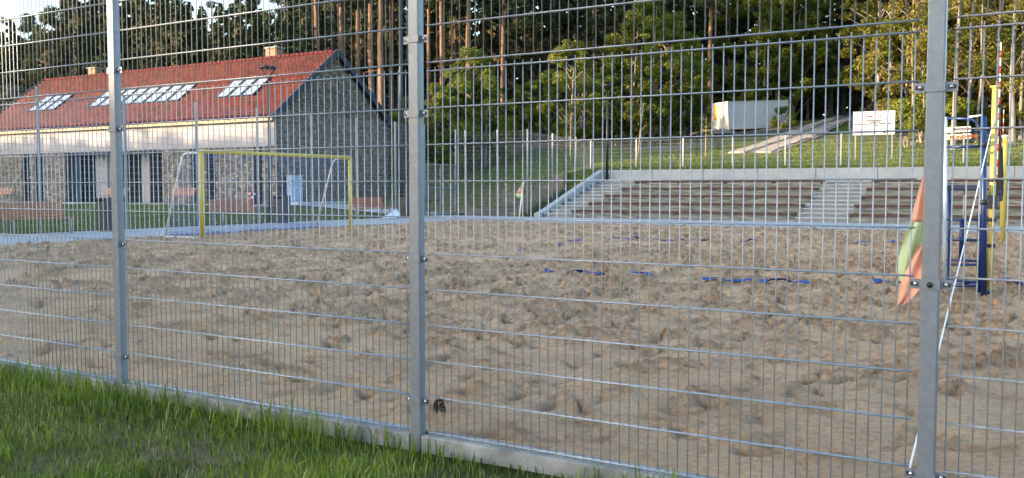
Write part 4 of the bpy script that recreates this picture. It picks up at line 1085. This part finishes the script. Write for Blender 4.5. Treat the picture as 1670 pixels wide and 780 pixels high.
# behind the pavilion: a ragged dark wood, sky showing above and between
ORD = ['first', 'second', 'third', 'fourth', 'fifth', 'sixth', 'seventh', 'eighth', 'ninth', 'tenth', 'eleventh', 'twelfth', 'thirteenth', 'fourteenth', 'fifteenth', 'sixteenth', 'seventeenth', 'eighteenth', 'nineteenth', 'twentieth', 'twenty-first', 'twenty-second', 'twenty-third', 'twenty-fourth', 'twenty-fifth', 'twenty-sixth', 'twenty-seventh', 'twenty-eighth', 'twenty-ninth', 'thirtieth', 'thirty-first', 'thirty-second']
TOP = lambda px: np.interp(px, [-80, 0, 60, 95, 140, 190, 250, 330, 362, 400, 440, 480, 540], [14., 13.6, 14.0, 15.2, 16.5, 16.8, 16.6, 15.0, 14.4, 16.2, 14.6, 16.2, 17])
np_, ns_ = 0, 0
for i, px in enumerate(range(-64, 500, 13)):
    Dm = float(np.interp(px, [-60, 0, 540], [84, 80, 63])); D = Dm+(R.uniform(0, 4) if i % 2 else R.uniform(6, 14)); x, y = hit(px+R.uniform(-4, 4), D); want = (TOP(px)-1.4)*D/68+1.4+R.uniform(-1.2, .9); z0 = float(terrain(x, y))
    pine = (px < 110 and i % 3 != 1) or i % 4 == 0
    if pine: k = R.choice((0, 2, 3)); hk = (20, 23, 18, 21)[k]; tree('pine_tree', P_PIN, x, y, 'pine with open crown behind the pavilion, %s pine from the left' % ORD[np_], 'pines behind the pavilion', s=(want-z0)/hk, k=k); np_ += 1
    else: k = R.choice((0, 1, 3)); hk = (24, 21, 26, 23)[k]; o = tree('spruce_tree', P_SPR, x, y, 'dark spruce rising behind the pavilion roof, %s spruce from the left' % ORD[ns_], 'spruces behind the pavilion', s=(want-z0)/hk, k=k); o.scale.x *= 1.3; o.scale.y *= 1.3; ns_ += 1
for i, px in enumerate(range(-60, 500, 15)):
    D = float(np.interp(px, [-60, 0, 540], [84, 80, 63]))+R.uniform(18, 26); x, y = hit(px+R.uniform(-5, 5), D); k = R.choice((0, 1, 3)); z0 = float(terrain(x, y)); want = (float(TOP(px))-3.2)*D/68+1.4+R.uniform(-1, 1)
    o = tree('spruce_tree', P_SPR, x, y, 'dark spruce half hidden in the back row behind the pavilion', 'spruces half hidden far behind the pavilion', s=(want-z0)/(24, 21, 26, 23)[k], k=k); o.scale.x *= 1.6; o.scale.y *= 1.6
for px in range(500, 1760, 24):
    x, y = hit(px+R.uniform(-8, 8), R.uniform(134, 140) if px < 1440 else R.uniform(108, 116)); o = tree('spruce_tree', P_SPR, x, y, 'young dark spruce in the undergrowth deep in the forest', 'young spruces deep in the forest', s=.5, k=R.choice((0, 3))); o.scale.x = o.scale.y = 1.1
for i, px in enumerate(range(-20, 480, 40)):
    x, y = hit(px+R.uniform(-10, 10), float(np.interp(px, [-60, 0, 540], [86, 82, 66]))+R.uniform(0, 6)); tree('forest_shrub', P_BSH, x, y, 'low green shrub behind the pavilion roof', 'shrubs behind the pavilion', s=R.uniform(1.0, 1.5))
# tall bare pine trunks between pavilion and middle post
for n_, (px, D, k) in enumerate(sorted(((560, 72, 1), (585, 78, 1), (606, 69, 1), (622, 66, 1), (640, 80, 1), (520, 76, 1), (764, 70, 1), (700, 88, 1), (722, 84, 1), (820, 86, 0), (838, 90, 1), (905, 95, 1), (1050, 96, 1), (1067, 92, 1), (1155, 90, 1), (1262, 104, 1)))):
    x, y = hit(px, D); tree('pine_tree', P_PIN, x, y, 'tall pine with long bare orange trunk, %s bare trunk from the left' % ORD[n_], 'bare trunked pines at the forest edge', s=R.uniform(1.0, 1.15), k=k)
# dense dark spruce wall, front and inner rows
fr_ = -1
for row, (D0, D1, st) in enumerate(((88, 94, 40), (97, 104, 34), (108, 117, 34), (121, 132, 36))):
    for px in range(500, 1760, st):
        if row == 0 and (1040 < px < 1440 or px > 1500): continue
        Dd = R.uniform(D0, D1)
        if px > 1440: Dd -= 14
        x, y = hit(px+R.uniform(-14, 14), Dd)
        fr_ += row == 0
        tree('spruce_tree', P_SPR, x, y, ('dark spruce in the front row of the forest wall, %s from the left' % ORD[fr_] if row == 0 else 'dark spruce deep inside the forest'), ('front row spruces' if row == 0 else 'spruces inside the forest'), s=R.uniform(.9, 1.15))
# bright leafy trees along the edge
leafy = ((640, 64, 2, .6), (745, 62, 2, .8), (770, 64, 0, .85), (792, 63, 2, .75), (715, 68, 2, .7), (668, 70, 2, .6), (930, 68, 0, .8), (948, 72, 2, .8), (862, 74, 2, .6), (895, 74, 2, .7),
         (1005, 74, 2, .95), (1028, 72, 1, .85), (1058, 74, 1, .95), (1088, 76, 0, 1.05), (1115, 79, 2, 1.05), (1128, 92, 0, .8),
         (1186, 100, 3, 1.15), (1225, 97, 1, 1.3), (1262, 94, 3, 1.2), (1290, 95, 1, 1.2), (1315, 98, 3, 1.0), (1245, 92, 1, 1.0), (1330, 104, 0, .8))
for n_, (px, D, k, s_) in enumerate(sorted(leafy)):
    x, y = hit(px, D); tree('leafy_tree', P_LEF, x, y, 'bright green leafy tree before the dark spruces, %s from the left' % ORD[n_], 'bright green trees along the forest edge', s=s_, k=k)
gold = ((1450, 66, 1, 1.0), (1475, 60, 0, .95), (1430, 76, 1, 1.1), (1500, 58, 1, 1.0), (1545, 60, 0, 1.0), (1575, 56, 1, .95), (1600, 62, 1, 1.1), (1640, 57, 0, 1.05), (1668, 60, 1, 1.0), (1700, 56, 1, 1.0), (1740, 58, 0, 1.0), (1520, 68, 1, 1.2), (1620, 70, 1, 1.2))
for n_, (px, D, k, s_) in enumerate(sorted(gold)):
    x, y = hit(px, D); tree('leafy_tree', P_GLD, x, y, 'golden green leafy tree behind the volleyball gear, %s from the left' % ORD[n_], 'golden green trees at the right', s=s_, k=k)
# undergrowth
for px, D in [(p_, R.uniform(74, 80)) for p_ in range(640, 960, 22)]+[(p_, R.uniform(86, 94)) for p_ in range(960, 1170, 20)]+[(p_, R.uniform(100, 108)) for p_ in range(1190, 1340, 22)]+[(p_, R.uniform(53, 58)) for p_ in range(1478, 1760, 17)]:
    x, y = hit(px+R.uniform(-6, 6), D); tree('forest_shrub', P_BSH, x, y, 'low green shrub at the foot of the forest edge', 'undergrowth shrubs', s=R.uniform(.55, 1.0))
x, y = hit(1276, 85); tree('forest_shrub', P_BSH, x, y, 'spindly green shrub growing in front of the right end of the container', None, s=.6, k=0)
# slender trunks at the right
for n_, (px, D) in enumerate(sorted(((1553, 50.5), (1575, 54), (1590, 53), (1622, 52), (1648, 50), (1662, 53), (1500, 56), (1486, 55)))):
    x, y = hit(px, D); Rn = np.random.default_rng(int(px)); mb, pts = trunk_mb(11+Rn.random()*3, Rn.uniform(.07, .17), Rn, .03)
    C_ = [(pts[k][0]+Rn.normal()*1.1, pts[k][1]+Rn.normal()*1.1, pts[k][2]+Rn.normal()*.4) for k in range(3, 9) for _ in range(3)]
    for c in C_: k = min(7, max(2, int(c[2]/12*8))); mb.tube([pts[k], c], [.03, .008], 4, False)
    V, F_, rd = blobs_leaves(np.array(C_), np.full(len(C_), .7), 2600, .17, Rn, .8)
    o = empty('slender_tree', (x, y, float(terrain(x, y))-.05), 0, 'slender pale trunked tree before the golden thicket, %s from the left' % ORD[n_], 'tree', 'slender trees at the right'); link('trunk', mb.mesh('trunk', M['bark_pale']), o); link('crown', mesh_np('crown', V, F_, M['leaf_gold'], rnd=rd), o)
# staked saplings on the meadow
for px, D, h, lean in ((930, 55, 3.1, .02), (1040, 57, 3.4, .35), (1150, 55, 2.4, .02)):
    x, y = hit(px, D); Rn = np.random.default_rng(int(px)); z = float(terrain(x, y)); o = empty('sapling', (x, y, z), 0, {930: 'young sparse leaved sapling left of the tall lamp post', 1040: 'leaning young sapling on the meadow right of the tall lamp post', 1150: 'short thin sapling on the meadow below the container'}[px], 'tree', 'saplings on the meadow')
    MB().tube([(0, 0, 0), (lean*.4, 0, h*.5), (lean, 0, h)], [.03, .022, .008], 6).build('trunk', M['stake'], o)
    tw = MB()
    C_ = [(lean*t+Rn.normal()*.18, Rn.normal()*.18, h*t) for t in np.linspace(.45, 1, 12)]
    for c in C_: tw.tube([(lean*c[2]/h, 0, c[2]-.15), c], [.01, .004], 3, False)
    tw.build('twig', M['bark_pale'], o)
    V, F_, rd = blobs_leaves(np.array(C_), np.full(12, .22), 220, .09, Rn); link('crown', mesh_np('crown', V, F_, M['leaf_gold'], rnd=rd), o)
# unseen wood added left of and behind the camera, height shaped to shade the court
def wood():
    Rn = np.random.default_rng(77); n = 170000
    q = Rn.uniform(-90, 60, n); dep = Rn.uniform(0, 9, n)
    H = np.interp(q, [-90, -70, -67, -47, -42, -30, -25, -17, -15.5, -8, -4.7, -3.6, -1.4, .4, 70], [10, 13.2, 13.8, 17.0, 19.0, 20.2, 21.4, 21, 18., 16.5, 15.5, 14.3, 14.1, 16.5, 18.])+fbm(q*.45, dep*.3, 91, 4)*.8
    z = -.2+(H+.2)*Rn.random(n)**.85
    sx, sy = SUN_AZ; x = (70+dep)*sx+q*.733; y = (70+dep)*sy-q*.68
    P = np.stack([x, y, z], 1); nr = Rn.normal(size=(n, 3)); nr /= np.linalg.norm(nr, axis=1)[:, None]
    a = np.cross(nr, Rn.normal(size=(n, 3))); a /= np.linalg.norm(a, axis=1)[:, None]; b = np.cross(nr, a); sz = Rn.uniform(.4, .8, n)[:, None]
    V = np.stack([P-a*sz*.6, P+b*sz*.4, P+a*sz*.6, P-b*sz*.4], 1).reshape(-1, 3)
    o = link('shading_wood', mesh_np('shading_wood', V, np.arange(4*n).reshape(n, 4), M['leaf'], rnd=Rn.random(n))); tag(o, 'unseen leaf mass added beyond the left edge of the view to shade the court', 'wood', None, 'stuff')
wood()

# ================================================================== GRASS
def blades(n, fx, size, name, m, wfac=.045, seed=1, label=None, keep=None):
    Rn = np.random.default_rng(seed); x, y, z = fx(Rn, n)
    n = len(x); L = size(Rn, x, y); az = Rn.uniform(0, 2*PI, n); be = Rn.uniform(.15, .75, n)*L; w_ = np.minimum(L*wfac, .006 if L.mean() < .3 and n > 60000 else .03)*Rn.uniform(.7, 1.3, n)
    dx, dy = np.cos(az), np.sin(az); qx, qy = -dy*w_, dx*w_
    V = np.zeros((n, 5, 3))
    V[:, 0] = np.stack([x-qx, y-qy, z-.02], 1); V[:, 1] = np.stack([x+qx, y+qy, z-.02], 1)
    mx, my, mz = x+dx*be*.3, y+dy*be*.3, z+L*.62
    V[:, 2] = np.stack([mx+qx*.8, my+qy*.8, mz], 1); V[:, 3] = np.stack([mx-qx*.8, my-qy*.8, mz], 1)
    V[:, 4] = np.stack([x+dx*be, y+dy*be, z+L*np.where(be > L*.6, .86, 1.)], 1)
    b = np.arange(n)*5
    T = np.concatenate([np.stack([b, b+1, b+2], 1), np.stack([b, b+2, b+3], 1), np.stack([b+3, b+2, b+4], 1)])
    rd = np.clip(Rn.random(n)*.6+.5*vn(x*2.5, y*2.5, 4)-.05, 0, .95); rd = np.where(Rn.random(n) < .06, 1., rd)
    me = mesh_np(name, V.reshape(-1, 3), T, m, rnd=np.tile(rd, 3)); o = link(name, me)
    return tag(o, label, 'grass', None, 'stuff')
def near_area(Rn, n):
    x = Rn.uniform(-11, 3.6, n); y = -.05-Rn.uniform(0, 1, n)**.8*4.8
    d = vn(x*1.3, y*1.3, 12)*.6+vn(x*4, y*4, 19)*.4; d = d-np.clip((x+.5)/4, 0, .22)*(y < -.25)
    keep = Rn.random(n) < np.clip((d-.16)*3.2, np.where(x < -1.2, .85, .25), 1); keep &= ~((x > 2.2) & (y < -2.5))
    x, y = x[keep], y[keep]; return x, y, terrain(x, y)
blades(330000, near_area, lambda Rn, x, y: Rn.uniform(.025, .13, len(x))*(.35+1.25*vn(x*1.3, y*1.3, 12))*np.where(x > -.8, .8, 1.)+(Rn.random(len(x)) < .05)*.05+np.exp(-((y+.1)/.09)**2)*.08*(Rn.random(len(x)) < .45)*np.where(x < .3, 1, .5), 'grass', M['grass'], .03, 3, 'lush green grass growing along the fence foot')
def far_area(x0, x1, y0, y1, thr=.35, excl=None):
    def f(Rn, n):
        x = Rn.uniform(x0, x1, n); y = Rn.uniform(y0, y1, n); k = vn(x*.45, y*.45, 41)*.6+vn(x*1.7, y*1.7, 43)*.4 > thr*Rn.uniform(.7, 1.3, n)
        x, y = x[k], y[k]; return x, y, terrain(x, y)
    return f
blades(42000, far_area(-46, -23.6, 3, 29.5, .2), lambda Rn, x, y: Rn.uniform(.04, .10, len(x)), 'lawn_grass', M['grass_far'], .2, 5, 'short mown lawn in front of the pavilion')
blades(50000, far_area(-42, -20.2, 36.5, 56, .42), lambda Rn, x, y: Rn.uniform(.04, .14, len(x)), 'bank_grass', M['grass_far'], .16, 6, 'patchy grass on the bank beside the pavilion')
blades(50000, far_area(-19.6, 8, 40.6, 60, .36), lambda Rn, x, y: Rn.uniform(.04, .14, len(x)), 'meadow_grass', M['grass_far'], .16, 8, 'patchy meadow grass above the terrace')

def thatch_area(Rn, n):
    x = Rn.uniform(-11, 3.6, n); y = -.05-Rn.uniform(0, 1, n)**.8*4.8; k = ~((x > 2.2) & (y < -2.5)); x, y = x[k], y[k]; return x, y, terrain(x, y)
M['thatch'] = attr_mat('dry_thatch', [(0, (.03, .04, .012)), (.45, (.08, .12, .02)), (.75, (.14, .15, .045)), (1, (.26, .21, .12))], .9, .1, .1)
blades(150000, thatch_area, lambda Rn, x, y: Rn.uniform(.012, .045, len(x)), 'thatch', M['thatch'], .10, 23, 'short dry thatch and seedlings between the grass tufts')
